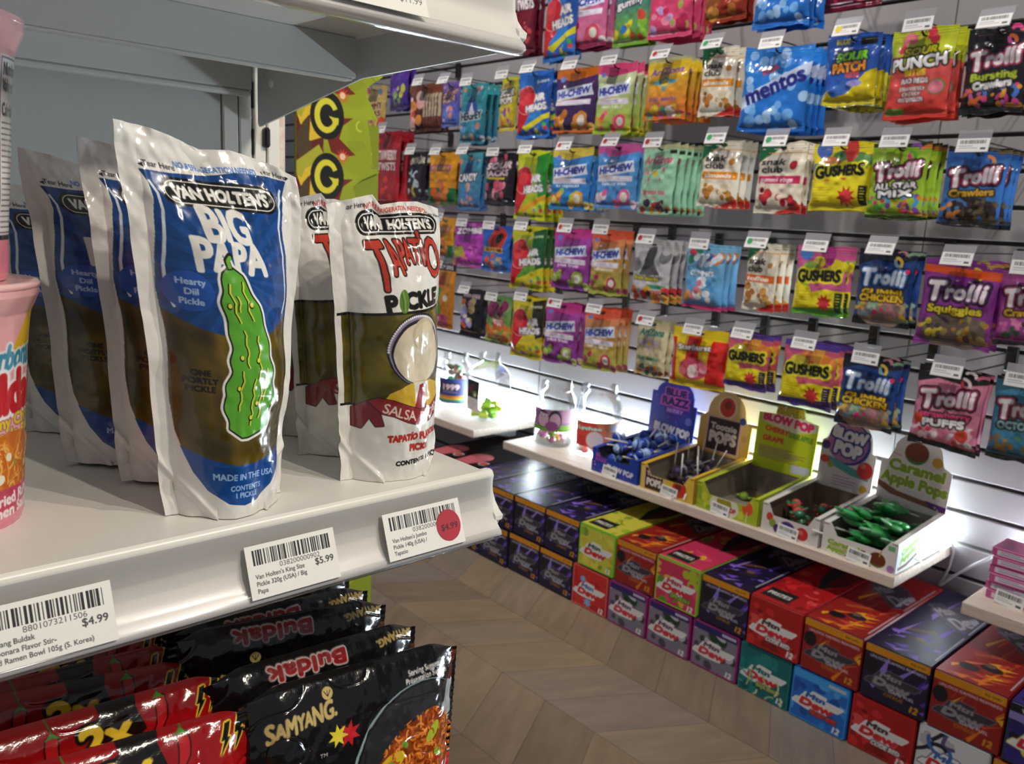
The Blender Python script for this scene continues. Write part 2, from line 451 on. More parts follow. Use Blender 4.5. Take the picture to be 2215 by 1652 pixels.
        for E in parts:
            u = E[..., 0]*capp*sx+E[..., 1]*capp*shear+off; v = -E[..., 1]*capp
            if arc: v = v+arc*capp*((u/(Wt/2+1e-9))**2-0.5)
            q = np.stack([o[0]+u*cr+v*sr, o[1]-u*sr+v*cr], -1)
            m = np.maximum(m, raster(q, s.nx, s.ny)[0])
        if bold: m = dilate(m, bold/s.p)
        for oc, ow in ol: s.fill(dilate(m, ow/s.p), oc)
        return s.fill(m, c)
    def lines(s, x0, y0, x1, n, dy, c, wmm=0.7, seed=1):
        rg = random.Random(seed)
        for i in range(n): s.line([(x0, y0+i*dy), (x0+(x1-x0)*rg.uniform(0.65, 1), y0+i*dy)], wmm, c)
        return s
    def bars(s, x0, x1, y0, y1, c, seed=3):
        rg = random.Random(seed); x = x0
        while x < x1:
            w = rg.choice((0.9, 0.9, 1.7, 2.5))*(x1-x0)/100; s.rect(x, y0, min(x+w, x1), y1, c); x += w+rg.choice((0.9, 0.9, 1.6, 2.2))*(x1-x0)/100
        return s
# ------------------------------------------------------------------ room: floor and slatted wall
ZS, XF, YE = 0.81, -0.457, 0.396
YW = 1.95
mb = MB(); mb.box(-4.5, 1.6, -1.2, 2.0, -0.05, 0.0)
tag(mb.obj('floor', 'floor'), kind='structure')
def slat_wall():
    root = tag(link('wall_back', None), kind='structure')
    zs = [0.401-0.0735*5+0.0735*k for k in range(0, 34)]
    for (x0, x1) in ((-4.4, -3.2), (-3.198, -2.0), (-1.998, -0.80), (-0.798, 0.40), (0.402, 1.6)):
        b = MB(); edges = [0.0]+[z for z in zs]+[2.6]
        for a, c in zip(edges[:-1], edges[1:]):
            b.box(x0, x1, YW, YW+0.018, a+0.0045, c-0.0045, 'ffffff', 0, 0.0015)
        b.box(x0, x1, YW+0.010, YW+0.022, 0.0, 2.6, 'ffffff', 1)
        b.obj('slat_panel', ['slat', 'groove'], root)
    return root
slat_wall()

# ------------------------------------------------------------------ white steel shelving on the left
fr = thing('shelving_frame', 'white steel shelving frame with grey back panel behind the pouches', 'shelf frame', (-0.83, 0, 0))
b = MB(); b.box(-0.012, 0.0, -0.6, 0.356, 0.0, 1.9, b=0.001); b.obj('back_panel', 'greysteel', fr)
b = MB(); b.box(-0.03, 0.002, 0.357, 0.3725, 0, 1.95, b=0.0012); b.box(-0.03, 0.002, 0.374, 0.3865, 0, 1.95, b=0.0012)
b.box(-0.03, -0.006, 0.3865, 0.389, 0, 1.95); b.box(-0.03, 0.002, 0.389, 0.4015, 0, 1.95, b=0.0012); b.box(-0.03, 0.002, 0.4035, 0.4165, 0, 1.95, b=0.0012)
b.obj('post', 'steel', fr)
b = MB()
for k in range(40): b.box(-0.004, 0.0024, 0.3868, 0.3886, 0.1+k*0.045, 0.125+k*0.045)
b.obj('slot', 'black', fr)
p0 = hit(569, 275, 0, -0.826); p1 = hit(582, 320, 0, -0.826)
b = MB(); b.box(-0.002, 0.009, p0[1], p1[1], p1[2], p0[2], b=0.002); b.obj('slot_cap', 'black', fr)
b = MB(); b.box(-0.05, -0.031, 0.30, 0.4165, 0, 1.95, b=0.001); b.obj('rear_channel', 'steel', fr)

RAILP = [(-0.004, 0.0), (0.0, -0.0005), (0.0012, -0.003), (0.0013, -0.009), (0.0012, -0.016), (0.0018, -0.025), (0.0044, -0.034), (0.009, -0.0405), (0.0135, -0.0445), (0.0145, -0.0475), (0.0115, -0.0492), (0.0, -0.0492)]
def extr(b, prof, y0, y1, col='ffffff', mi=0, th=None):
    p = np.array(prof); k = len(p)
    A = np.stack([p[:, 0], np.full(k, y0), p[:, 1]], 1); B = A.copy(); B[:, 1] = y1
    b.add(np.concatenate([A, B]), [(i, i+1, k+i+1, k+i) for i in range(k-1)], col, mi, True)
def metal_shelf(ztop, label):
    t = thing('metal_shelf', label, 'shelf', (XF, 0, ztop), group='white steel shelves of the left rack')
    D = 0.366
    b = MB(); b.box(-D, 0.0, -0.6, YE, -0.0215, 0.0, b=0.0015); b.obj('deck', 'steel', t)
    b = MB(); b.box(-0.178, -0.173, -0.6, YE-0.011, -0.0535, -0.0215, b=0.0008); b.box(-0.184, -0.173, -0.6, YE-0.014, -0.0555, -0.0535, b=0.0006)
    b.obj('front_beam', 'greysteel', t)
    b = MB(); b.box(-0.347, -0.343, -0.6, YE-0.022, -0.052, -0.0215, b=0.0008); b.box(-0.356, -0.343, -0.6, YE-0.022, -0.058, -0.052, b=0.002); b.obj('rear_beam', 'greysteel', t)
    b = MB()
    poly = [(-0.365, -0.0215), (-0.365, -0.080), (-0.362, -0.0835), (-0.18, -0.0535), (-0.174, -0.0525), (-0.003, -0.0497), (-0.003, -0.0215)]
    b.prism(poly, (0, YE-0.006, 0), (1, 0, 0), (0, 0, 1), (0, -1, 0), 0.0022, 'ffffff'); b.obj('end_bracket', 'greysteel', t)
    for u, v, r in ((-0.335, -0.044, 0.0045), (-0.075, -0.026, 0.0052)):  # added pale solid discs in place of open bracket holes that show bright
        b = MB(); b.lathe([(0, 0.0012), (r*0.7, 0.0012), (r, 0.0), (r, -0.002)], n=20); b.obj('hole_disc', 'plastic', t, (u, YE-0.0062, v), (PI/2, 0, 0))
    b = MB(); extr(b, RAILP, -0.6, YE+0.006); extr(b, [(x-0.002, z) for x, z in RAILP[1:-1]][::-1], -0.6, YE+0.006); b.obj('price_rail', 'plastic', t)
    b = MB(); q = [(x+0.0022, z) for x, z in RAILP[2:10]]; extr(b, q, -0.6, YE+0.005); b.obj('ticket_cover', 'clear', t)
    b = MB(); extr(b, [(RAILP[8][0]+0.001, RAILP[8][1]+0.003), (RAILP[9][0]+0.004, -0.0462), (0.0165, -0.0485), (0.012, -0.0502), (0.0, -0.0502)], -0.6, YE+0.006); b.obj('rail_lip', 'clear', t)
    pts = [(1040, 1016), (1052, 1011), (1066, 1019), (1068.5, 1028.5), (1065, 1041.6), (1066, 1061), (1070.7, 1081), (1079.4, 1100), (1088, 1113), (1086, 1122), (1079, 1126), (1076, 1134), (1060, 1136)]
    q = [hit(x, y, 1, YE+0.012) for x, y in pts]; b = MB()
    b.prism([(h[0]-XF, h[2]-ZS) for h in q], (0, YE+0.012, 0), (1, 0, 0), (0, 0, 1), (0, 1, 0), 0.007, 'ffffff'); b.obj('end_cap', 'plastic', t)
    return t
metal_shelf(ZS, 'white steel shelf the pickle pouches and noodle cups stand on')
metal_shelf(1.1555, 'white steel shelf above the pouches, seen from below')
metal_shelf(0.44, 'white steel shelf under the noodle packs, lowest of the rack')

def noise2(ny, nx, ky, kx, seed):
    g = np.random.RandomState(seed).randn(ky+2, kx+2)
    y = np.linspace(0, ky, ny); x = np.linspace(0, kx, nx)
    iy = y.astype(int); ix = x.astype(int); fy = y-iy; fx = x-ix
    fy = (fy*fy*(3-2*fy))[:, None]; fx = (fx*fx*(3-2*fx))[None]
    a = g[iy][:, ix]; b = g[iy][:, ix+1]; c = g[iy+1][:, ix]; d = g[iy+1][:, ix+1]
    return (a*(1-fx)+b*fx)*(1-fy)+(c*(1-fx)+d*fx)*fy

# ------------------------------------------------------------------ price tickets on the rails
def ticket(w, h, lines, code, price, seed, flip=False):
    A = Art(w, h, 0.25, 'f0eee8')
    A.bars(7, 93, 9, 38, '1a1a1e', seed)
    A.text(code, 57, 45, 9.5, '55555a', fit=46)
    for i, s in enumerate(lines): A.text(s, 7, 59+i*13.5, 8.2, '2c2c30', al='l', sx=0.92, bold=0.05)
    A.text(price, 95, 58, 12.5, '2c2c30', al='r', bold=0.08)
    return A
def flat_card(A, th=0.0005, col='ece9e2'):
    b = MB(); w, h = A.w/1000, A.h/1000
    u = np.linspace(0, w, A.nx); v = np.linspace(0, -h, A.ny)
    P = np.stack([np.zeros((A.ny, A.nx)), np.broadcast_to(u, (A.ny, A.nx)), np.broadcast_to(v[:, None], (A.ny, A.nx))], -1)
    b.grid(P, A.a, smooth=False); b.box(-th, -0.00008, 0, w, -h, 0, col)
    return b
TK = [((0.3005, 0.3655), ["Van Holten's Jumbo", "Pickle 140g (USA) /", "Tapatio"], '038200000168', '$4.99', 'white price ticket with a red round sticker, rail end'),
      ((0.203, 0.263), ["Van Holten's King Size", "Pickle 320g (USA) / Big", "Papa"], '038200000902', '$5.99', 'white price ticket for $5.99 under the front blue pickle pouch'),
      ((0.0615, 0.1275), ["Samyang Buldak", "Carbonara Flavor Stir-", "Fried Ramen Bowl 105g (S. Korea)"], '8801073211506', '$4.99', 'white price ticket without sticker below the pink noodle cups')]
for i, ((y0, y1), ln, code, pr, lab) in enumerate(TK):
    A = ticket((y1-y0)*1000, 32, ln, code, pr, 11+i)
    if i == 0:
        A.text(pr, 95, 58, 13, 'f0eee8', al='r', bold=0.2)
    o = flat_card(A).obj('price_ticket', 'paper', None, (XF+0.0048, y0, ZS-0.0138), (0, math.radians(-21), 0))
    tag(o, lab, 'price ticket', 'price tickets on the shelf rails')
    if i == 0:
        B = Art(21, 21, 0.25, 'b2273a'); B.text('$4.99', 52, 54, 19, '3c1420', fit=72, bold=0.06)
        X, Y = np.meshgrid(np.linspace(-1, 1, B.nx), np.linspace(-1, 1, B.ny)); keep = ((X**2+Y**2) < 0.97)[:-1, :-1].ravel()
        bb = MB(); P = np.stack([X*0, X*0.0105, -Y*0.0112], -1); bb.grid(P, B.a, keep=keep, smooth=False)
        bb.prism([(0.0104*math.cos(a), 0.0111*math.sin(a)) for a in np.arange(36)*2*PI/36], (-0.0001, 0, 0), (0, 1, 0), (0, 0, 1), (1, 0, 0), 0.0002, 'b2273a')
        s_ = bb.obj('round_sticker', 'paper', o, (0.0004, 0.0525, -0.0175)); tag(s_, 'red round price sticker')
h = hit(905, 55, 0, XF+0.005)
A = ticket(66, 32, ["Samyang Buldak", "Cup Noodle", "(S. Korea)"], '8801073114', '', 21); A.text('$11.99', 95, 72, 13, '6a6870', al='r'); A.text('(S. Korea)', 62, 72, 9, '8a888e', al='r')
tag(flat_card(A).obj('price_ticket', 'paper', None, (XF+0.0052, h[1]-0.066, 1.1555-0.0120), (0, math.radians(-20), 0)), 'white $11.99 price ticket on the upper shelf rail', 'price ticket', 'price tickets on the shelf rails')

# ------------------------------------------------------------------ pickle pouches
def pouch_mesh(name, A, L, R, tb, bb, sc, sw, ex, seed, topcut=None):
    s = np.linspace(0, 1, A.nx)[None]; t = np.linspace(1, 0, A.ny)[:, None]
    L = np.array(L); R = np.array(R)
    def ed(E):
        z = E[0, 1]+t*(E[-1, 1]-E[0, 1]); return np.interp(z, E[:, 1], E[:, 0]), z
    yl, zl = ed(L); yr, zr = ed(R)
    bl = np.interp(t, tb, bb)
    q = np.clip(1-np.abs((s-sc)/sw)**ex, 0, 1)**0.8
    w = bl*q
    n1 = noise2(A.ny, A.nx, 14, 9, seed); n2 = noise2(A.ny, A.nx, 40, 26, seed+1); n3 = noise2(A.ny, A.nx, 9, 5, seed+2)
    top = np.clip((t-0.70)/0.2, 0, 1); low = np.clip((0.25-t)/0.2, 0, 1)
    w = w+n1*(0.0006+0.0011*top+0.0008*low)+n2*(0.00015+0.0004*top)+n3*(0.0010+0.0016*top)
    # crease where the gusset folds at both lower corners
    w = w+0.003*np.exp(-((t-0.16+0.55*s)/0.018)**2)*(s < 0.3)+0.003*np.exp(-((t-0.16+0.55*(1-s))/0.018)**2)*(s > 0.7)
    w = np.where(t < 0.0001, np.maximum(w, 0), w)
    Y = yl+(yr-yl)*s; Z = zl+(zr-zl)*s
    if topcut is not None:
        d = np.interp(s, topcut[0], topcut[1]); Z = Z+d*np.clip((t-0.9)/0.1, 0, 1)
    P = np.stack([w, Y, Z], -1)
    b = MB(); b.grid(P, A.a)
    k = 8
    si = np.unique(np.r_[np.arange(0, A.nx, k), A.nx-1]); ti = np.unique(np.r_[np.arange(0, A.ny, k), A.ny-1])
    Pb = P[np.ix_(ti, si)].copy(); edge = np.minimum(s[:, si], 1-s[:, si]); fall = np.clip(edge/0.06, 0, 1)*np.clip((1-t[ti])/0.03, 0, 1)
    Pb[..., 0] = Pb[..., 0]*(1-fall)+(-0.55*bl[ti]*q[:, si]-0.0008)*fall
    Pb[..., 0] -= 0.0004
    b.grid(Pb, 'dedbd4', flip=True)
    return b.mesh(name, 'foil2')
def papa_art():
    A = Art(105, 228, 0.31, 'e4e1dc')
    body = [(9.5, 10), (12.6, 12.9), (14.2, 16.7), (12.6, 24.6), (10.8, 31.7), (10.2, 38.7), (11.0, 43.8), (11.6, 50), (11, 58), (10.8, 68), (12, 76), (15, 82), (19, 87), (26, 92), (38, 95.7), (50, 96.6), (62, 95.7), (74, 92), (81, 87), (86, 80), (88, 70), (88.5, 58), (88, 46), (89, 38), (88.4, 31), (87.2, 24), (85.6, 17), (86.6, 11.5), (91, 5.2), (92.5, 2.9), (60, 5.2), (40, 7.8), (25, 9.2)]
    A.poly(body, '4f4110')
    rg = np.random.RandomState(2)
    nz = noise2(A.ny, A.nx, 10, 14, 4)*0.5+noise2(A.ny, A.nx, 30, 8, 5)*0.35
    m, _ = raster(A.edges(A.px(body)), A.nx, A.ny)
    A.fill(m*np.clip(nz, 0, 1)*0.55, '8a6f18'); A.fill(m*np.clip(-nz, 0, 1)*0.6, '2a2408')
    lab = [(9.5, 10), (12.6, 12.9), (14.2, 16.7), (12.6, 24.6), (10.8, 31.7), (10.2, 38.7), (11, 43.8), (18, 46), (28, 48), (40, 49), (52, 49), (64, 48), (76, 46), (88, 42.5), (89, 38), (88.4, 31), (87.2, 24), (85.6, 17), (86.6, 11.5), (91, 5.2), (92.5, 2.9), (60, 5.2), (40, 7.8), (25, 9.2)]
    A.poly(lab, '16427f')
    m2, _ = raster(A.edges(A.px(lab)), A.nx, A.ny)
    for k in range(26):
        a = k*2*PI/26
        A2 = [(50, 33), (50+90*math.cos(a), 33+60*math.sin(a)), (50+90*math.cos(a+0.1), 33+60*math.sin(a+0.1))]
        mm, _ = raster(A.edges(A.px(A2)), A.nx, A.ny); A.fill(mm*m2*0.30, '2560b4')
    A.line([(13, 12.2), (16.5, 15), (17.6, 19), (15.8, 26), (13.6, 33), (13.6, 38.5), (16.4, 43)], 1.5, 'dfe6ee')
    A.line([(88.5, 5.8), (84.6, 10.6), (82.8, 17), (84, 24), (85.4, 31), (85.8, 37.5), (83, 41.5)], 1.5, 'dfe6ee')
    # lozenge with the maker's name
    rot = 0.146
    def loz(cx, cy, hw, hh, c, ol=None):
        t = np.linspace(-PI/2, PI/2, 16); k = A.w/A.h
        x = np.r_[hw-hh+hh*np.cos(t), -hw+hh-hh*np.cos(t)]; y = np.r_[hh*np.sin(t), -hh*np.sin(t)]
        A.poly(np.stack([cx+x*math.cos(rot)+y*math.sin(rot), cy+(-x*math.sin(rot)+y*math.cos(rot))*k], 1), c, ol)
    loz(50.5, 11.9, 32.5, 7.6, '15130f'); loz(50.5, 11.9, 30.6, 6.1, 'eceae4'); loz(50.5, 11.9, 30.0, 5.5, '15130f')
    A.text("VAN HOLTEN'S", 50.5, 11.9, 2.9, 'eceae4', fit=53, bold=0.55, rot=rot)
    A.text('TM', 85.6, 8.6, 0.9, 'cfdcf0')
    A.text('NO REFRIGERATION NEEDED', 51, 5.2, 1.35, '3d6fc4', fit=47, bold=0.12, rot=rot)
    A.text('Tear Here', 20, 8.0, 1.25, '22222a', bold=0.1, rot=0.1); A.poly([(9.6, 8.9), (12.0, 8.2), (12.0, 9.4)], '22222a')
    A.text('Tear Here', 85, 2.4, 1.15, '22222a', bold=0.1, rot=0.15); A.poly([(95, 1.5), (92.6, 1.4), (92.6, 2.6)], '22222a')
    A.text('BIG', 48, 19.8, 7.6, 'e6e3dc', fit=28.5, bold=1.15, rot=0.10, grow=(1.12, 1.0, 1.08)); A.text('PAPA', 47.5, 28.0, 7.6, 'e6e3dc', fit=42, bold=1.1, rot=0.07, grow=(1.1, 1, 1, 1.05))
    A.ell(23.5, 38.4, 11.6, 11.2, '2554ac')
    for i, w in enumerate(('Hearty', 'Dill', 'Pickle')): A.text(w, 24, 35.9+i*2.55, 1.55, 'b9cdf2', bold=0.22, rot=0.04)
    # plain green gherkin picture
    k = A.w/A.h
    sp = np.array([(46, 32.5), (49, 40), (54, 50), (55, 58), (53, 66), (52, 74)]); rd = np.array([5.5, 10.4, 12.2, 14.4, 17.2, 12.5])
    tt = np.linspace(0, 1, 60); cx = np.interp(tt, np.linspace(0, 1, 6), sp[:, 0]); cy = np.interp(tt, np.linspace(0, 1, 6), sp[:, 1]); rr = np.interp(tt, np.linspace(0, 1, 6), rd)
    out = np.r_[np.stack([cx-rr*(1+0.06*np.sin(tt*38)), cy], 1), np.stack([(cx+rr*(1+0.06*np.sin(tt*33+1)))[::-1], cy[::-1]], 1)]
    out = np.r_[np.array([(45, 30.5)]), out[:60], np.array([(47, 76.4), (51, 76.3)]), out[60:]]
    A.poly(out, '15150f', ('eceae4', 2.6)); A.fill(dilate(raster(A.edges(A.px(out)), A.nx, A.ny)[0], 1.0/A.p), '15150f')
    A.poly(out, '5aa52e')
    A.line([(45, 31.4), (43.6, 28.9), (45.6, 27.6)], 3.8, '15150f'); A.line([(45.2, 31), (44.2, 29.1), (45.6, 28.1)], 2.2, '6bb436')
    for i, (dx, y0, y1) in enumerate(((-5, 35, 45), (3.5, 34, 44), (-4, 47, 57), (4, 48, 60), (-7.5, 58, 69), (0.5, 60, 73), (6, 62, 71), (-2, 38, 42), (9, 57, 66))):
        yy = np.linspace(y0, y1, 9); xx = np.interp(yy, sp[:, 1], sp[:, 0])+dx+0.8*np.sin(yy*1.3+i)
        A.line(list(zip(xx+0.9, yy)), 1.0, 'd8d93a'); A.line(list(zip(xx, yy)), 0.8, '15150f')
    for x, y in ((42, 41), (55, 40), (47, 54.5), (58, 55), (45, 63), (57, 67), (53, 71)): A.ell(x, y, 1.5, 1.9, '15150f'); A.ell(x+0.3, y-0.15, 1.1, 1.4, 'dfe03c')
    for i, w in enumerate(('ONE', 'PORTLY', 'PICKLE')): A.text(w, 24, 59.4+i*2.15, 1.45, '1c1606', bold=0.28, rot=0.03)
    A.poly([(13.6, 80), (15.4, 82.6), (19, 87), (26, 92), (38, 95.7), (50, 96.6), (62, 95.7), (74, 92), (81, 87), (85.5, 81), (86.6, 79), (75, 82.4), (60, 84.2), (44, 84.4), (28, 83)], '174a92')
    A.text('MADE IN THE USA', 52, 87.9, 1.75, 'a9c6ec', fit=46, bold=0.2); A.text('CONTENTS', 52, 91.3, 1.5, 'a9c6ec', bold=0.18); A.text('1 PICKLE', 52, 93.5, 1.5, 'a9c6ec', bold=0.18)
    return A
L = [[0.172, -0.1898], [0.1688, -0.1557], [0.167, -0.1272], [0.1659, -0.0994], [0.1637, -0.0723], [0.1609, -0.0459], [0.1581, -0.0202], [0.1547, 0.0046], [0.1509, 0.0387]]
R = [[0.2483, -0.1897], [0.2498, -0.1564], [0.2525, -0.1317], [0.2552, -0.1072], [0.2569, -0.0769], [0.2592, -0.053], [0.2609, -0.0295], [0.2615, -0.0034], [0.2593, 0.015]]
loc0 = lambda E, y: [(a-y, z+0.19) for a, z in E]
TB = [0, .05, .15, .35, .6, .75, .85, .93, 1]; BB = [.027, .029, .033, .034, .030, .022, .011, .003, 0]
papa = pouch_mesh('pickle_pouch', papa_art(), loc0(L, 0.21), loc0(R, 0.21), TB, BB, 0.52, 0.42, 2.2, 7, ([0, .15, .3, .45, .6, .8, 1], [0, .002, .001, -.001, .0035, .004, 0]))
PP = [(-0.494, 0.21, 0, 0, 'front blue pickle pouch, the one nearest the shelf edge'),
      (hit(258, 1048, 2, ZS)[0], hit(258, 1048, 2, ZS)[1]+0.039, -0.028, 0.0, 'second blue pickle pouch, half hidden behind the front one'),
      (hit(138, 1008, 2, ZS)[0], hit(138, 1008, 2, ZS)[1]+0.039, -0.025, 0.03, 'third blue pickle pouch, standing left of the second'),
      (hit(100, 950, 2, ZS)[0]-0.03, hit(100, 950, 2, ZS)[1]+0.030, 0.0, -0.01, 'rearmost blue pickle pouch, a sliver beside the pink cup')]
for i, (x, y, roll, yaw, lab) in enumerate(PP):
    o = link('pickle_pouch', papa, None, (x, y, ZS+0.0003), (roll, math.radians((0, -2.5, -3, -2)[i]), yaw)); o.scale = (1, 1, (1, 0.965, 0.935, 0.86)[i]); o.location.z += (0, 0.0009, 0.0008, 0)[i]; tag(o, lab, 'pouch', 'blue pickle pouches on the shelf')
def jumbo_art():
    A = Art(94, 193, 0.31, 'e3e0da')
    win = [(6, 37.6), (99, 37.0), (98, 72), (60, 76), (6, 71)]
    A.poly(win, '5d5312'); m, _ = raster(A.edges(A.px(win)), A.nx, A.ny)
    nz = noise2(A.ny, A.nx, 12, 10, 14)*0.6+noise2(A.ny, A.nx, 34, 8, 15)*0.3
    A.fill(m*np.clip(nz, 0, 1)*0.6, '8f8420'); A.fill(m*np.clip(-nz, 0, 1)*0.55, '38320a')
    X = np.linspace(0, 100, A.nx)[None]; A.fill(m*np.clip((X-88)/8, 0, 1)*0.8, 'cfc436')
    A.line([(2, 38.2), (30, 37.8), (70, 37.2), (99, 36.6)], 1.9, '18160f'); A.line([(2, 71.2), (26, 71.4)], 1.7, '18160f')
    rot = 0.0
    def loz(cx, cy, hw, hh, c):
        t = np.linspace(-PI/2, PI/2, 16); k = A.w/A.h
        A.poly(np.stack([cx+np.r_[hw-hh+hh*np.cos(t), -hw+hh-hh*np.cos(t)], cy+np.r_[hh*np.sin(t), -hh*np.sin(t)]*k], 1), c)
    loz(59, 7.4, 37, 7.4, '17150f'); loz(59, 7.4, 34.6, 5.6, 'ebe8e2'); loz(59, 7.4, 33.7, 4.8, '17150f')
    A.text("VAN HOLTEN'S", 59, 7.4, 3.2, 'ebe8e2', fit=59, bold=0.5)
    A.text('NO REFRIGERATION NEEDED', 58, 2.5, 1.5, 'c2362c', fit=56, bold=0.12, arc=0.5); A.text('Tear Here', 22, 2.2, 1.4, '22222a', bold=0.1); A.text('Tear Here', 93, 3.6, 1.2, '22222a', bold=0.1)
    A.text('TAPATÍO', 58, 18.5, 11.5, 'b93a2a', fit=63, bold=0.55, ol=(('1a1310', 1.0),), grow=(1.45, 1.0, 0.84, 0.72, 0.72, 0.78, 1.15), rot=0.02, vt=1.0)
    A.text('P', 36, 34.6, 6.0, '17150f', bold=1.1, rot=0.12); A.text('CKLE', 66.5, 33.2, 5.2, '17150f', bold=1.1, fit=38, rot=0.05)
    A.ell(46.5, 33.6, 4.2, 8.6, '5d7f33', 0.12); A.line([(46, 29.8), (47.3, 33.5), (46.4, 37)], 0.8, '86a855'); A.line([(44.6, 31), (45.4, 34), (45, 36.4)], 0.6, '3e5d22')
    # plain broad-brimmed straw hat and ribbon, the sitter left out
    A.ell(59, 51, 28, 27, '2b2430', -0.25); A.ell(59, 51.4, 26.4, 25.4, '8d8298', -0.25); A.ell(59, 51.8, 25, 24, '2b2430', -0.25); A.ell(59.4, 52.2, 23.8, 22.6, 'd9cdb4', -0.25)
    for k in range(46):
        a = PI+k*PI*1.05/46; A.ell(59+26.6*math.cos(a), 51.4+25.6*math.sin(a)*A.w/A.h, 0.9, 0.9, 'e8e2ea')
    A.ell(64, 45.5, 13, 12, 'c4b594', -0.2); A.ell(64.6, 46.2, 11.4, 10.6, 'd2c5a8', -0.2)
    A.poly([(25, 72), (33, 66.5), (47, 63.5), (55, 62.6), (71, 62.6), (86, 65), (99, 68), (99, 76), (53, 77)], 'd2ab33')
    A.poly([(53, 62.8), (69, 62.8), (66, 76), (57, 76)], 'd8d3ca'); A.poly([(59, 64), (63, 63.6), (68, 72), (65, 77), (57, 77), (55, 72)], '9c2b33')
    rb = [(19, 69.5), (26, 68.2), (36, 69.2), (48, 71.4), (60, 73.2), (74, 72.6), (88, 69.4), (99, 65.5), (99, 71), (88, 75), (74, 78.2), (60, 79), (48, 77.6), (36, 75), (27, 74.0)]
    A.poly(rb, '8e2a2c', ('2a1414', 0.5))
    A.poly([(12, 72.5), (19, 69.5), (27, 74), (29, 78.6), (24, 79), (20.4, 75.8), (16, 80), (11, 79.2)], '7a2226', ('2a1414', 0.5))
    for i, ch in enumerate('SALSA PICANTE'):
        x = 31+i*5.3; A.text(ch, x, np.interp(x, [30, 45, 60, 75, 95], [71.9, 74.4, 76.1, 75.3, 71.0]), 3.5, 'e3d3c8', bold=0.16, rot=np.interp(x, [30, 45, 60, 75, 95], [-0.3, -0.22, -0.05, 0.15, 0.35]))
    A.text('TAPATÍO FLAVORED', 62, 83.2, 2.3, 'b3362c', fit=60, bold=0.6, rot=0.03); A.text('PICKLE', 62, 87.4, 2.3, 'b3362c', bold=0.6, rot=0.03)
    A.text('CONTENTS: 1 PICKLE', 66, 92.6, 1.6, '17150f', fit=54, bold=0.35, rot=0.05)
    return A
Xj = -0.495
Lj = [hit(x, y, 0, Xj)[1:] for x, y in ((735, 1040), (731, 880), (724, 720), (716, 600), (706, 500), (703, 442))]
Rj = [hit(x, y, 0, Xj)[1:] for x, y in ((931, 1035), (938, 880), (943, 720), (950, 600), (953, 520), (950, 478))]
ym = (Lj[0][1-1]+Rj[0][0])/2
lj = lambda E: [(a-ym, z-ZS) for a, z in E]
def fix(E):
    E = np.array(lj(E)); E[:, 1] -= E[0, 1]; return E
jumbo = pouch_mesh('pickle_pouch', jumbo_art(), fix(Lj), fix(Rj), TB, [.022, .024, .027, .028, .027, .022, .012, .003, 0], 0.55, 0.43, 2.4, 17, ([0, .1, .25, .38, .45, .6, .8, 1], [0, .001, .004, .006, -.001, .001, .001, -.004]))
dj = hit(735, 1040, 2, ZS); a2 = hit(644, 985, 2, ZS); a3 = hit(590, 945, 2, ZS)
for i, (x, y, ry, lab) in enumerate(((Xj, ym, 0, 'front white pickle pouch with a straw hat, right of the blue ones'),
        (Xj+a2[0]-dj[0], ym+a2[1]-dj[1], -2, 'second white pickle pouch, behind the front white one'),
        (Xj+a3[0]-dj[0], ym+a3[1]-dj[1]+0.002, -3, 'rearmost white pickle pouch, glimpsed between blue and white pouches'))):
    o = link('pickle_pouch', jumbo, None, (x, y, ZS+0.0003), (0, math.radians(ry), 0)); tag(o, lab, 'pouch', 'white pickle pouches on the shelf')

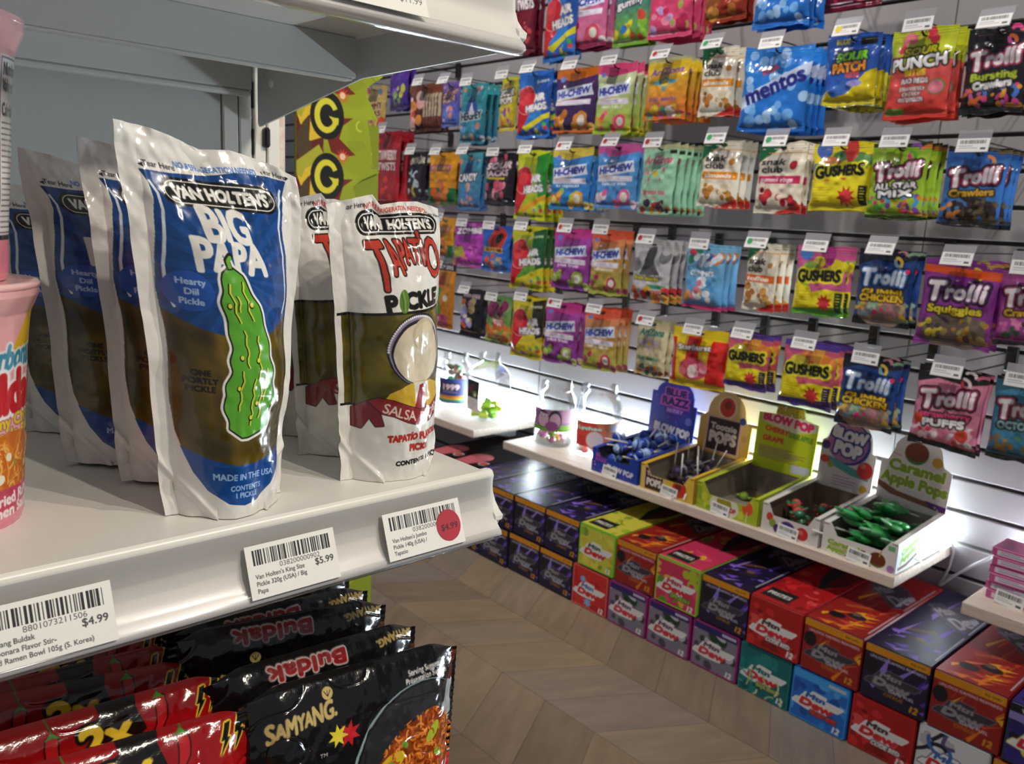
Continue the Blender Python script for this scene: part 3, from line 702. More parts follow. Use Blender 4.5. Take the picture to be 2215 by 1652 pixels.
# ------------------------------------------------------------------ noodle cups
def cup_art():
    A = Art(290, 138, 0.5, 'e8a9b2')
    A.grad(0, 55, 'eeb6b8', 'e59cab')
    A.rect(0, 61, 100, 84, '2b2c33'); A.rect(0, 84, 100, 100, 'e2879d')
    for x in (35, 85):
        A.poly([(x-2, 24), (x+3.5, 9), (x+6, 8), (x+9, 20), (x+9.5, 30), (x-1, 31)], 'e2b829'); A.blobs(x, 7, x, 13, x+8, 29, 0.3, 0.7, 'c9931c')
        A.text('Carbonara', x-1, 28, 9.5, '3f8fae', fit=20, bold=0.8, shear=0.25, ol=(('f2eef0', 1.4),), rot=0.05)
        A.text('Buldak', x-3, 43, 15, 'c62531', fit=24, bold=1.9, ol=(('f6f2f2', 2.2),), rot=0.05, grow=(1.15, 1, 1, 1.1, 1, 1))
        A.text('Creamy Chicken', x-2, 54.5, 4.6, 'e7c53a', fit=24, bold=0.5, rot=0.06, ol=(('8a4a58', 0.5),)); A.text('saveur de Poulet', x-2, 60, 4.6, 'e7c53a', fit=24, bold=0.5, rot=0.06, ol=(('8a4a58', 0.5),))
        A.ell(x-2, 76, 13, 8, 'c96d22'); A.worms(int(x), 110, x-13, 65, x+10, 86, 4, 1.5, 'e59a3d d87f28 f0b45c c9601c'); A.blobs(int(x)+3, 9, x-10, 68, x+8, 80, 0.6, 1.3, '7fa33c efe7d2 b8a74a')
        A.poly([(x-16, 82), (x+12, 84), (x+12, 94), (x-16, 95)], 'c2395e'); A.text('Stir-Fried Ramen', x-2, 87.5, 4.2, 'f2e6ea', fit=24, bold=0.5, rot=0.05); A.text('Ramen Sauté', x-2, 92.5, 4.2, 'f2e6ea', fit=20, bold=0.5, rot=0.05)
    for x in (60, 10):
        A.rect(x-6, 14, x+6, 82, 'eceaec'); A.line([(x-5.6, 15), (x+5.6, 15), (x+5.6, 81), (x-5.6, 81), (x-5.6, 15)], 0.7, '55555c')
        A.text('Nutrition Facts', x-5, 19, 4.4, '33333a', fit=9.6, bold=0.4, al='l'); A.text('Valeur nutritive', x-5, 25, 4.2, '33333a', fit=9.6, bold=0.4, al='l'); A.text('Calories 450', x-5, 34, 4.6, '33333a', fit=8, bold=0.3, al='l')
        for k in range(20): A.line([(x-5, 39+k*2.1), (x+3.6-(k % 3), 39+k*2.1)], 0.8, '77777e')
    return A
def cup_mesh(A):
    H = 0.138; th = np.linspace(0, 2*PI, A.nx)[None]; v = np.linspace(H, 0, A.ny)[:, None]
    r = np.interp(v, [0, 0.004, 0.03, 0.10, 0.122, 0.132, 0.138], [0.036, 0.0375, 0.0392, 0.0445, 0.0475, 0.0520, 0.0525])
    r = r+0.0003*noise2(A.ny, A.nx, 12, 30, 3)
    P = np.stack([r*np.cos(th), r*np.sin(th), np.broadcast_to(v, (A.ny, A.nx))], -1)
    b = MB(); b.grid(P, A.a); b.lathe([(0.0, 0.0), (0.036, 0.0)], 'e8dfe0'); return b.mesh('cup_body', 'foil2')
cb_ = cup_mesh(cup_art())
def cup(z, rz, label, first):
    t = thing('noodle_cup', label, 'noodle cup', (-0.553, 0.0715, z), (0, 0, rz), 'pink noodle cups stacked at the left')
    link('cup_body', cb_, t)
    b = MB(); rim = [(0, 0.1392), (0.046, 0.1392), (0.0515, 0.1396), (0.0530, 0.1384), (0.0528, 0.1362), (0.0515, 0.1352)]
    cols = ['edb9bb', 'eec0be', 'f0c8c6', 'efbfc0', 'e6aab0', 'e0a0a8']; b.lathe(rim, cols, 48); b.obj('lid', 'foil2', t)
    b = MB()
    for a in range(3): b.blob((0.018*math.cos(a*2.1), 0.018*math.sin(a*2.1), 0.1395), 0.012, 0.006, 0.0006, ('d8c46a', 'c9a9a4', 'd8c46a')[a], 14)
    b.obj('lid_print', 'foil2', t)
cup(ZS, math.radians(106), 'lower pink noodle cup standing on the shelf', True)
cup(ZS+0.1397, math.radians(215), 'upper pink noodle cup stacked on the other, nutrition text showing', False)

# ------------------------------------------------------------------ noodle packs on the shelf below
def pack_mesh(name, A, th, seed):
    w, h = A.w/1000, A.h/1000
    s = np.linspace(-1, 1, A.nx)[None]; t = np.linspace(-1, 1, A.ny)[:, None]
    eu = np.clip((1-np.abs(s))*w/2/0.030, 0, 1); eu = eu*eu*(3-2*eu)
    pv = np.sqrt(np.clip(1-np.abs(t)**3.2, 0, 1))
    n1 = noise2(A.ny, A.nx, 11, 13, seed); n2 = noise2(A.ny, A.nx, 34, 40, seed+1); n4 = np.abs(noise2(A.ny, A.nx, 9, 7, seed+5))
    f = th/2*pv*(0.18+0.82*eu)+pv*(0.0009*n1+0.00035*n2-0.0016*np.exp(-(n4/0.12)**2))*(1.4-0.7*eu)
    fin = np.clip((np.abs(s)-0.925)/0.02, 0, 1)
    f = f*(1-fin)+fin*0.0006*np.sin(t*h/2/0.0016*PI/2)*pv
    Y = s*w/2*(1-0.02*pv*eu)+0*t; Z = -t*h/2*(1-0.10*(1-eu)*(1-np.abs(t)**2*0.2))+h/2+0*s
    P = np.stack([f, Y, Z], -1)
    b = MB(); b.grid(P, A.a); k = 6
    si = np.unique(np.r_[np.arange(0, A.nx, k), A.nx-1]); ti = np.unique(np.r_[np.arange(0, A.ny, k), A.ny-1])
    Q = P[np.ix_(ti, si)].copy(); Q[..., 0] = -np.abs(Q[..., 0]); b.grid(Q, A.a[np.ix_(ti, si)][:, ::-1], flip=True)
    return b.mesh(name, 'gloss')
def black_art(o):
    A = Art(186, 200, 0.5, '0e0d0e'); d = lambda P: [(x, y+o) for x, y in P]
    if o:
        A.text('Buldak', 42, 4.6, 4.4, '8e2024', fit=36, bold=0.9, rot=PI, ol=(('c9b9b6', 1.2),)); A.text('SAMYANG.', 86, 3.2, 2.6, 'a58c52', fit=22, bold=0.6, rot=PI+0.15)
    A.text('SAMYANG.', 22, 11.8+o, 5.4, 'c9ae6e', fit=28, bold=0.75, rot=0.13, shear=0.1, grow=(1.15, 0.85, 1.1, 0.9, 0.85, 1.1, 1.1, 1)); A.ell(32.5, 5.2+o, 2.4, 2.2, 'c9ae6e')
    for q in (-1.4, 0, 1.4): A.line([(32.5, 6.2+o), (32.5+q, 4.4+o)], 0.5, '0e0d0e')
    A.text('Serving Suggestion', 80, 6.0+o, 2.0, 'e6e3e0', fit=20, bold=0.3, rot=0.06); A.text('Présentation Suggérée', 80, 8.7+o, 2.0, 'e6e3e0', fit=23, bold=0.3, rot=0.06)
    A.ell(76, 38+o, 33, 30, '8fa3a8', -0.2); A.ell(76.6, 37.6+o, 32.1, 29.2, '17171a', -0.2); A.ell(77, 37.4+o, 31, 28, '2a2a2d', -0.2)
    A.poly(d([(97, 1), (100.5, 1), (96, 14), (92.5, 13)]), '5a2a1c'); A.poly(d([(92.5, 12.5), (96, 13.5), (95, 21), (98, 26), (93, 31), (85, 26), (89.5, 21)]), 'aab0b2')
    pile = d([(48, 52), (52, 42), (59, 33), (67, 27), (75, 23), (83, 22), (91, 27), (99, 36), (100, 48), (94, 58), (80, 64), (60, 62)])
    A.poly(pile, '8a3a10')
    m, _ = raster(A.edges(A.px(pile)), A.nx, A.ny); keepa = A.a.copy(); m = dilate(m, 4)
    A.worms(9, 420, 46, 20+o, 101, 64+o, 5.5, 1.7, 'd9742a a84812 e88f3a 8c3a10 e07f30 7a2e0c c25a1c')
    A.blobs(6, 7, 54, 28+o, 94, 56+o, 1.8, 3.4, 'b8202a c9a321 8aa83a', 0.5); A.ell(62, 38+o, 6.5, 3.6, 'd9b42c', -0.4); A.ell(82, 31+o, 2.2, 5, 'a8c23a', 0.5); A.ell(57, 48+o, 3.2, 4.6, 'a9b04a', -0.5); A.blobs(4, 6, 58, 28+o, 94, 54+o, 1.3, 2.2, '6f9a32 c42a30')
    A.worms(19, 90, 50, 26+o, 98, 60+o, 4, 1.4, 'e0832e f09a46 b4541a')
    A.a = keepa*(1-m[..., None])+A.a*m[..., None]
    A.poly(d([(50, 68), (53, 58), (57, 60), (60, 53), (65, 56), (72, 50), (76, 56), (84, 57), (82, 63), (86, 68), (80, 72), (52, 74)]), 'c5202a', ('100c0c', 1.6))
    A.poly(d([(52, 72), (56, 65), (62, 67), (71, 62), (67, 68), (76, 72)]), 'ecd23a')
    A.text('Buldak', 76, 60+o, 15, 'd0242e', fit=66, bold=2.6, ol=(('f2efee', 3.0),), rot=0.1, grow=(1.1, 1, 1, 1.05, 1, 1))
    A.star(41, 21+o, 2.6, 5.4, 7, 'c5202a', 0.4); A.star(36, 20.5+o, 2.2, 4.6, 7, 'e6d23a', 0.1); A.text('TM', 30, 26+o, 1.5, 'e6e3e0')
    return A
def bolt(A, x, y, s, col='e8cf3a'):
    p = np.array([(0, 0), (-2.2, 5.2), (-0.7, 4.9), (-2.6, 10), (1.9, 4.0), (0.5, 4.2), (2.6, -0.6)])*s
    A.poly([(x+a, y+b) for a, b in p], '15110e', (col, 1.0))
def chili(A, x, y, s, r=1):
    p = np.array([(-2, -3), (-2.6, 0), (-2.2, 4), (0, 7), (3.4, 8), (1.6, 5), (1.2, 1), (1.6, -2.6)])*s
    A.poly([(x+r*a, y+b) for a, b in p], 'b41a20', ('160a0a', 0.9)); A.poly([(x-2.6*s, y-2.6*s), (x, y-4.4*s), (x+2.4*s, y-2.4*s), (x, y-2.8*s)], '4c8a34'); A.line([(x, y-4*s), (x-r*1.2*s, y-7.5*s)], 1.1*s, '3c6e2a')
def red_art():
    A = Art(190, 200, 0.5, 'ad0f14')
    A.grad(0, 30, '8f0c12', 'b81218'); A.grad(30, 100, 'b81218', 'cc1a1c')
    for y in (1.5, 52):
        A.poly([(47, y+9), (47, y+3), (51, y+1), (50, y-3), (55, y-2), (57, y-6.5), (60, y-3), (65, y-6), (63, y+1), (66, y+8), (60, y+12)], '140d0c')
        A.text('2x', 52.5, y+7, 8, 'e9c437', bold=1.5, ol=(('140d0c', 2.2),), rot=0.1, fit=17); chili(A, 36, y+6, 1.0, 1); chili(A, 71, y+3, 0.95, -1)
        bolt(A, 86, y+1, 0.9); bolt(A, 92, y-2, 1.15)
        A.text('SPICY', 64, y+17, 6, 'f0e4e0', fit=28, bold=0.5, ol=(('7a0a10', 0.6),), rot=0.12)
    A.text('SAMYANG', 8, 22, 5, '8a7434', fit=20, bold=0.5, rot=0.1)
    A.poly([(10, 40), (20, 44), (36, 42), (48, 37), (40, 46), (24, 52), (14, 50)], '170f0d', ('d9b93a', 0.8))
    A.text('Buldak', 45, 84, 16, 'd0242e', fit=70, bold=2.6, ol=(('f2efee', 3.0),), rot=0.1)
    return A
bk = pack_mesh('noodle_pack', black_art(0), 0.040, 31); bk2 = pack_mesh('noodle_pack', black_art(7), 0.040, 33); rd = pack_mesh('noodle_pack', red_art(), 0.040, 41)
ZL = 0.44
BT = [(1000, 1402), (915, 1362), (838, 1308), (806, 1282), (764, 1246), (716, 1214)]
RT = [(566, 1548), (512, 1476), (436, 1440), (404, 1408), (384, 1368), (366, 1340)]
ords = ('frontmost', 'second', 'third', 'fourth', 'fifth', 'rearmost')
for nm, tr, me, w, hgt, desc, x0, dx in (('b', BT, bk, 0.186, 0.2, 'glossy black noodle pack', -0.478, -0.0445), ('r', RT, rd, 0.190, 0.2, 'glossy red noodle pack', -0.482, -0.0440)):
    for i, (px, py) in enumerate(tr):
        x = x0+dx*i; p = hit(px, py, 0, x)
        roll = math.radians((-5, -4, -6, -4, -5, -4)[i]); c, s_ = math.cos(roll), math.sin(roll)
        yc = p[1]-(w/2*0.97)*c+0.2*s_; zc = p[2]-hgt*0.97*c-(w/2*0.97)*s_
        zmin = ZL+0.001+abs(math.sin(roll))*w/2
        print('pack', nm, i, round(yc, 3), round(zc, 3), round(zmin, 3))
        o = link('noodle_pack', bk2 if nm == 'b' and i else me, None, (x, yc, max(zc, zmin)), (roll, math.radians(-3), math.radians((0, 2, -2, 1, 0, 1)[i])))
        tag(o, f'{desc}, {ords[i]} of its row on the lower shelf', 'noodle pack', f'{desc}s under the price rail')

# ------------------------------------------------------------------ lime spiky display stand behind the rack
def standee():
    XS = -0.94
    o0 = hit(640, 420, 0, XS)
    y0, y1, z1, z0 = o0[1], o0[1]+0.15, 1.19, 0.02
    def yz(px, py): h_ = hit(px, py, 0, XS); return h_[1], h_[2]
    edge = [(806, 120), (792, 140), (828, 166), (792, 189), (794, 209), (807, 238), (816.5, 259), (794, 259), (800, 299), (803.5, 332), (805, 356), (820, 372), (784, 387), (763, 403.5), (770, 432)]
    poly = [(y0, z0), (y0, z1)]+[(yz(805, 100)[0], z1)]+[yz(*p) for p in edge]
    z = poly[-1][1]; k = 0; yb = yz(762, 430)[0]
    while z > 0.06:
        z -= 0.035; poly.append((yb+(0.0, 0.032)[k % 2]-(0.006 if k % 4 == 0 else 0), z)); k += 1
    poly.append((yb, z0))
    wmm, hmm = 200.0, (z1-z0)*1000
    A = Art(wmm, hmm, 0.9, '8f9a1e')
    def P(px, py):
        a, c = yz(px, py); return ((a-y0)/0.2*100, (z1-c)/(z1-z0)*100)
    nz = noise2(A.ny, A.nx, 60, 10, 3); A.fill(np.clip(nz, 0, 1)*0.35, 'a9b62c')
    A.poly([P(640, 160), P(700, 160), P(700, 440), P(640, 440)], '5b1a14')
    for dy in (-132, 0, 132, 264, 396, 528, 660, 792):
        A.poly([P(641, 240+dy), P(650, 268+dy), P(680, 228+dy), P(682, 220+dy), P(668, 305+dy), P(704, 294+dy), P(693, 345+dy), P(712, 270+dy), P(726, 255+dy), P(690, 180+dy), P(641, 215+dy)], 'a8a52c')
        A.poly([P(642, 245+dy), P(651, 270+dy), P(672, 245+dy), P(668, 305+dy), P(703, 295+dy), P(681, 275+dy), P(681, 222+dy), P(660, 232+dy), P(652, 252+dy)], 'd8b62e')
        A.poly([P(656, 262+dy), P(668, 248+dy), P(668, 300+dy), P(676, 318+dy), P(652, 350+dy), P(643, 330+dy), P(642, 290+dy)], '4a3a22')
        A.poly([P(679, 282+dy), P(680, 226+dy), P(700, 212+dy), P(722, 218+dy), P(738, 250+dy), P(726, 270+dy), P(700, 278+dy)], '11110d')
        A.poly([P(709, 302+dy), P(733, 282+dy), P(740, 256+dy), P(764, 256+dy), P(742, 272+dy), P(734, 300+dy), P(769, 336+dy), P(735, 340+dy), P(716, 328+dy)], '6e1c14')
        g = P(708, 250+dy); A.ell(g[0], g[1], 11.5, 14, '11110d'); A.ell(g[0]-0.5, g[1], 8.2, 10.2, 'd5cb36'); A.ell(g[0]-0.2, g[1], 4.8, 6.6, '11110d'); A.poly([(g[0], g[1]-0.25), (g[0]+9.5, g[1]-0.95), (g[0]+10, g[1]+0.0), (g[0]+1.5, g[1]+0.3)], '11110d'); A.poly([(g[0]+0.8, g[1]), (g[0]+8, g[1]+0.2), (g[0]+7.5, g[1]+0.85), (g[0]+4, g[1]+0.7), (g[0]+3, g[1]+0.35)], 'd5cb36')
        A.star(*P(741, 339+dy), 2.0, 5.5, 12, 'd8502c'); A.ell(*P(741, 339+dy), 2, 2, 'e6c2a0')
        for q in range(9): A.line([P(752+q*4, 305+dy), P(760+q*4, 330+dy-q)], 0.7, '6d7a16')
    m0 = A.a.copy(); A.worms(7, 150, 50, 0, 100, 100, 7, 0.8, '5d6a14 727f1c'); A.worms(9, 26, 44, 0, 96, 100, 9, 2.4, 'c9b82c b9c43a 6f7c18'); keepl = (np.abs(m0-hx('8f9a1e')).sum(-1) < 0.35)[..., None]; A.a = np.where(keepl, A.a, m0)
    t = thing('display_stand', 'lime green spiky cardboard display stand behind the white rack', 'display stand', (XS, y0, 0))
    b = MB(); q = [(a-y0, c) for a, c in poly]
    b.prism(q, (-0.0006, 0, 0), (0, 1, 0), (0, 0, 1), (1, 0, 0), 0.004, '8f9a1e')
    u = np.linspace(0, 0.2, A.nx); v = np.linspace(z1, z0, A.ny)
    G = np.stack([np.zeros((A.ny, A.nx)), np.broadcast_to(u, (A.ny, A.nx)), np.broadcast_to(v[:, None], (A.ny, A.nx))], -1)
    qq = np.array([((a-y0)/0.2*100, (z1-c)/(z1-z0)*100) for a, c in poly]); m, _ = raster(A.edges(A.px(qq)), A.nx, A.ny)
    b.grid(G, A.a, keep=(m[:-1, :-1] > 0.5).ravel(), smooth=False); b.obj('spiky_panel', 'card', t)
    b = MB(); b.box(-0.05, -0.006, 0.045, 0.12, 0.0, 1.1, '7f8a1c', b=0.001); b.obj('carton_back', 'card', t)
standee()
b = MB(); b.box(-0.90, -0.885, 0.42, 0.452, 0, 1.95, b=0.001)
tag(b.obj('shelf_post', 'wood'), 'beige upright board beside the white rack post', 'post')
# ------------------------------------------------------------------ hanging sweets: print designs
def wrap_bg(A, c): A.a[:] = hx(c); return A
W_ = 'f2eef2'
def d_air(A, c0, c1, c2, flav='', band='d8cf2a'):
    A.grad(0, 100, c0, c1); A.poly([(60, 8), (100, 2), (100, 70), (84, 70)], c2)
    A.poly([(0, 66), (30, 82), (100, 62), (100, 70), (40, 92), (0, 84)], band); A.poly([(0, 74), (36, 90), (100, 70), (100, 100), (0, 100)], c0)
    A.poly([(4, 55), (16, 50), (44, 64), (14, 94), (2, 90)], 'c41e2c'); A.ell(30, 43, 27, 30, 'd02430', ol=('e9d0c8', 1.5)); A.ell(26, 38, 17, 19, 'dc4048')
    A.text('AIR', 71, 40, 9.5, W_, bold=1.6, ol=(('7f7b86', 2.2),), rot=0.10, fit=32); A.text('HEADS', 62, 55, 9, W_, bold=1.6, ol=(('7f7b86', 2.2),), rot=0.10, fit=62)
    if flav: A.text(flav, 72, 15, 5, 'eef2d0', bold=0.5, rot=0.1, fit=36)
    A.blobs(3, 9, 40, 78, 96, 96, 3, 6, '5f9ad8 d84848 48a848 e8c040 8a6ad0')
def d_hi(A, top, c0, c1, cols, sub=''):
    A.grad(0, 100, c0, c1); A.poly([(0, 0), (100, 0), (100, 12), (40, 20), (0, 14)], top); A.ell(16, 16, 6, 5, '6a86d8'); 
    A.blobs(11, 12, 6, 68, 94, 93, 6, 12, cols); A.ell(74, 82, 15, 15, cols.split()[0]); A.ell(74, 82, 9, 9, 'e8e2d4')
    A.rect(8, 50, 92, 58, 'e4dcec'); A.lines(12, 53, 84, 2, 3, 'a8a0c4', 1.0)
    A.poly([(4, 34), (90, 26), (95, 43), (9, 51)], 'dfe4f6'); A.text('HI-CHEW', 50, 38.5, 9.5, '3440a8', bold=1.5, fit=78, rot=0.10, shear=0.15, ol=(('e4e8fa', 2.6),))
    A.line([(8, 52), (60, 47)], 1.6, 'e0a040')
    if sub: A.text(sub, 48, 61, 5, W_, bold=0.6, fit=60)
def d_trolli(A, bg, sub, subc, cols, bg2=None, edge='121014', sub2='', win=None, c='f4eaee', ol='a83a5c', rot=0.14):
    A.a[:] = hx(bg)
    if bg2: A.poly([(0, 22), (30, 14), (70, 18), (100, 12), (100, 86), (60, 92), (0, 88)], bg2)
    A.rect(0, 0, 100, 5, edge); A.rect(0, 95, 100, 100, edge)
    if win: A.ell(52, 82, 44, 26, win)
    A.worms(5, 10, 12, 66, 90, 92, 26, 7, cols); A.blobs(8, 14, 8, 66, 94, 92, 3, 7, cols); A.worms(15, 5, 16, 8, 84, 24, 20, 6, cols)
    A.text('Trolli', 50, 37, 17, c, bold=2.3, ol=(('15101a', 6.0), (ol, 3.2)), rot=rot, shear=0.12, fit=82, tr=0.07, grow=(1.25, 0.9, 0.9, 1.0, 1.0, 1.15))
    A.text(sub, 50, 57, 8.0, subc, bold=1.4, ol=(('1a1410', 2.4),), fit=74, rot=rot*0.5)
    if sub2: A.text(sub2, 50, 67, 8.0, W_, bold=1.8, ol=(('1a1410', 2.6),), fit=62, rot=rot*0.6)
def d_gush(A, bg, cols, bot, side):
    A.a[:] = hx(bg); A.blobs(21, 16, 0, 8, 100, 50, 8, 20, cols, 0.5)
    A.poly([(0, 54), (36, 58), (40, 66), (66, 60), (100, 62), (100, 100), (0, 100)], 'ead820'); A.poly([(0, 92), (40, 88), (100, 84), (100, 100), (0, 100)], bot)
    A.lines(5, 66, 42, 6, 4.0, 'b89a10', 1.0); A.star(66, 80, 9, 17, 9, 'c4262c'); A.ell(66, 80, 10, 10, 'd83c3c'); A.rect(86, 64, 97, 92, side); A.lines(88, 68, 95, 5, 4, 'ead820', 1.2)
    A.text('GUSHERS', 50, 42, 15, '16140e', bold=1.7, ol=(('e6dc28', 4.6),), fit=84, rot=0.05, grow=(1.15, 0.9, 0.95, 0.9, 0.95, 0.9, 1.1))
def d_snak(A, band, cols, word, bc='c8261c'):
    A.a[:] = hx('e9dfcc'); A.poly([(0, 0), (58, 0), (40, 8), (0, 30)], '16603a'); A.line([(20, 14), (97, 14)], 1.8, 'd9902c'); A.line([(0, 32), (20, 17)], 1.2, 'd9902c')
    A.text('snak', 36, 27, 8.5, '201c1a', bold=0.7, fit=52, al='c'); A.text('club', 36, 38, 8.5, '201c1a', bold=0.7, fit=48); A.ell(80, 32, 8, 8, cols.split()[0])
    A.rect(6, 47, 96, 58, band); A.text(word, 48, 52.5, 6, W_, bold=0.9, fit=70, shear=0.15); A.blobs(31, 20, 10, 64, 88, 88, 5, 11, cols); A.poly([(40, 100), (100, 86), (100, 100)], bc)
def d_ariz(A, bg, bg2, tc, sub, cols, petals='d8607c'):
    A.grad(0, 100, bg, bg2); A.rect(0, 0, 100, 6, 'b9b58c'); A.text('AriZona', 50, 22, 11, tc, bold=1.0, fit=78, rot=0.04)
    A.poly([(14, 40), (42, 36), (50, 30), (58, 36), (86, 40), (70, 44), (58, 46), (50, 58), (42, 46), (28, 44)], petals); A.ell(50, 42, 9, 6, 'e8c848')
    A.text(sub, 50, 68, 6.5, tc, bold=0.9, fit=66); A.lines(20, 76, 76, 2, 3, tc, 1.0); A.blobs(41, 16, 4, 82, 98, 96, 5, 9, cols)
def d_generic(A, bg, bg2, word, wc, cols, word2='', oc='1a1420', y=30, seed=7, rot=0.06):
    A.grad(0, 100, bg, bg2); A.blobs(seed, 12, 6, 58, 94, 92, 6, 13, cols); A.blobs(seed+3, 6, 6, 6, 94, 20, 5, 9, cols)
    A.text(word, 50, y, 12, wc, bold=1.6, ol=((oc, 2.8),), fit=80, rot=rot)
    if word2: A.text(word2, 50, y+15, 10, wc, bold=1.4, ol=((oc, 2.4),), fit=74, rot=rot)
    A.lines(16, 92, 70, 2, 3, wc, 0.9)
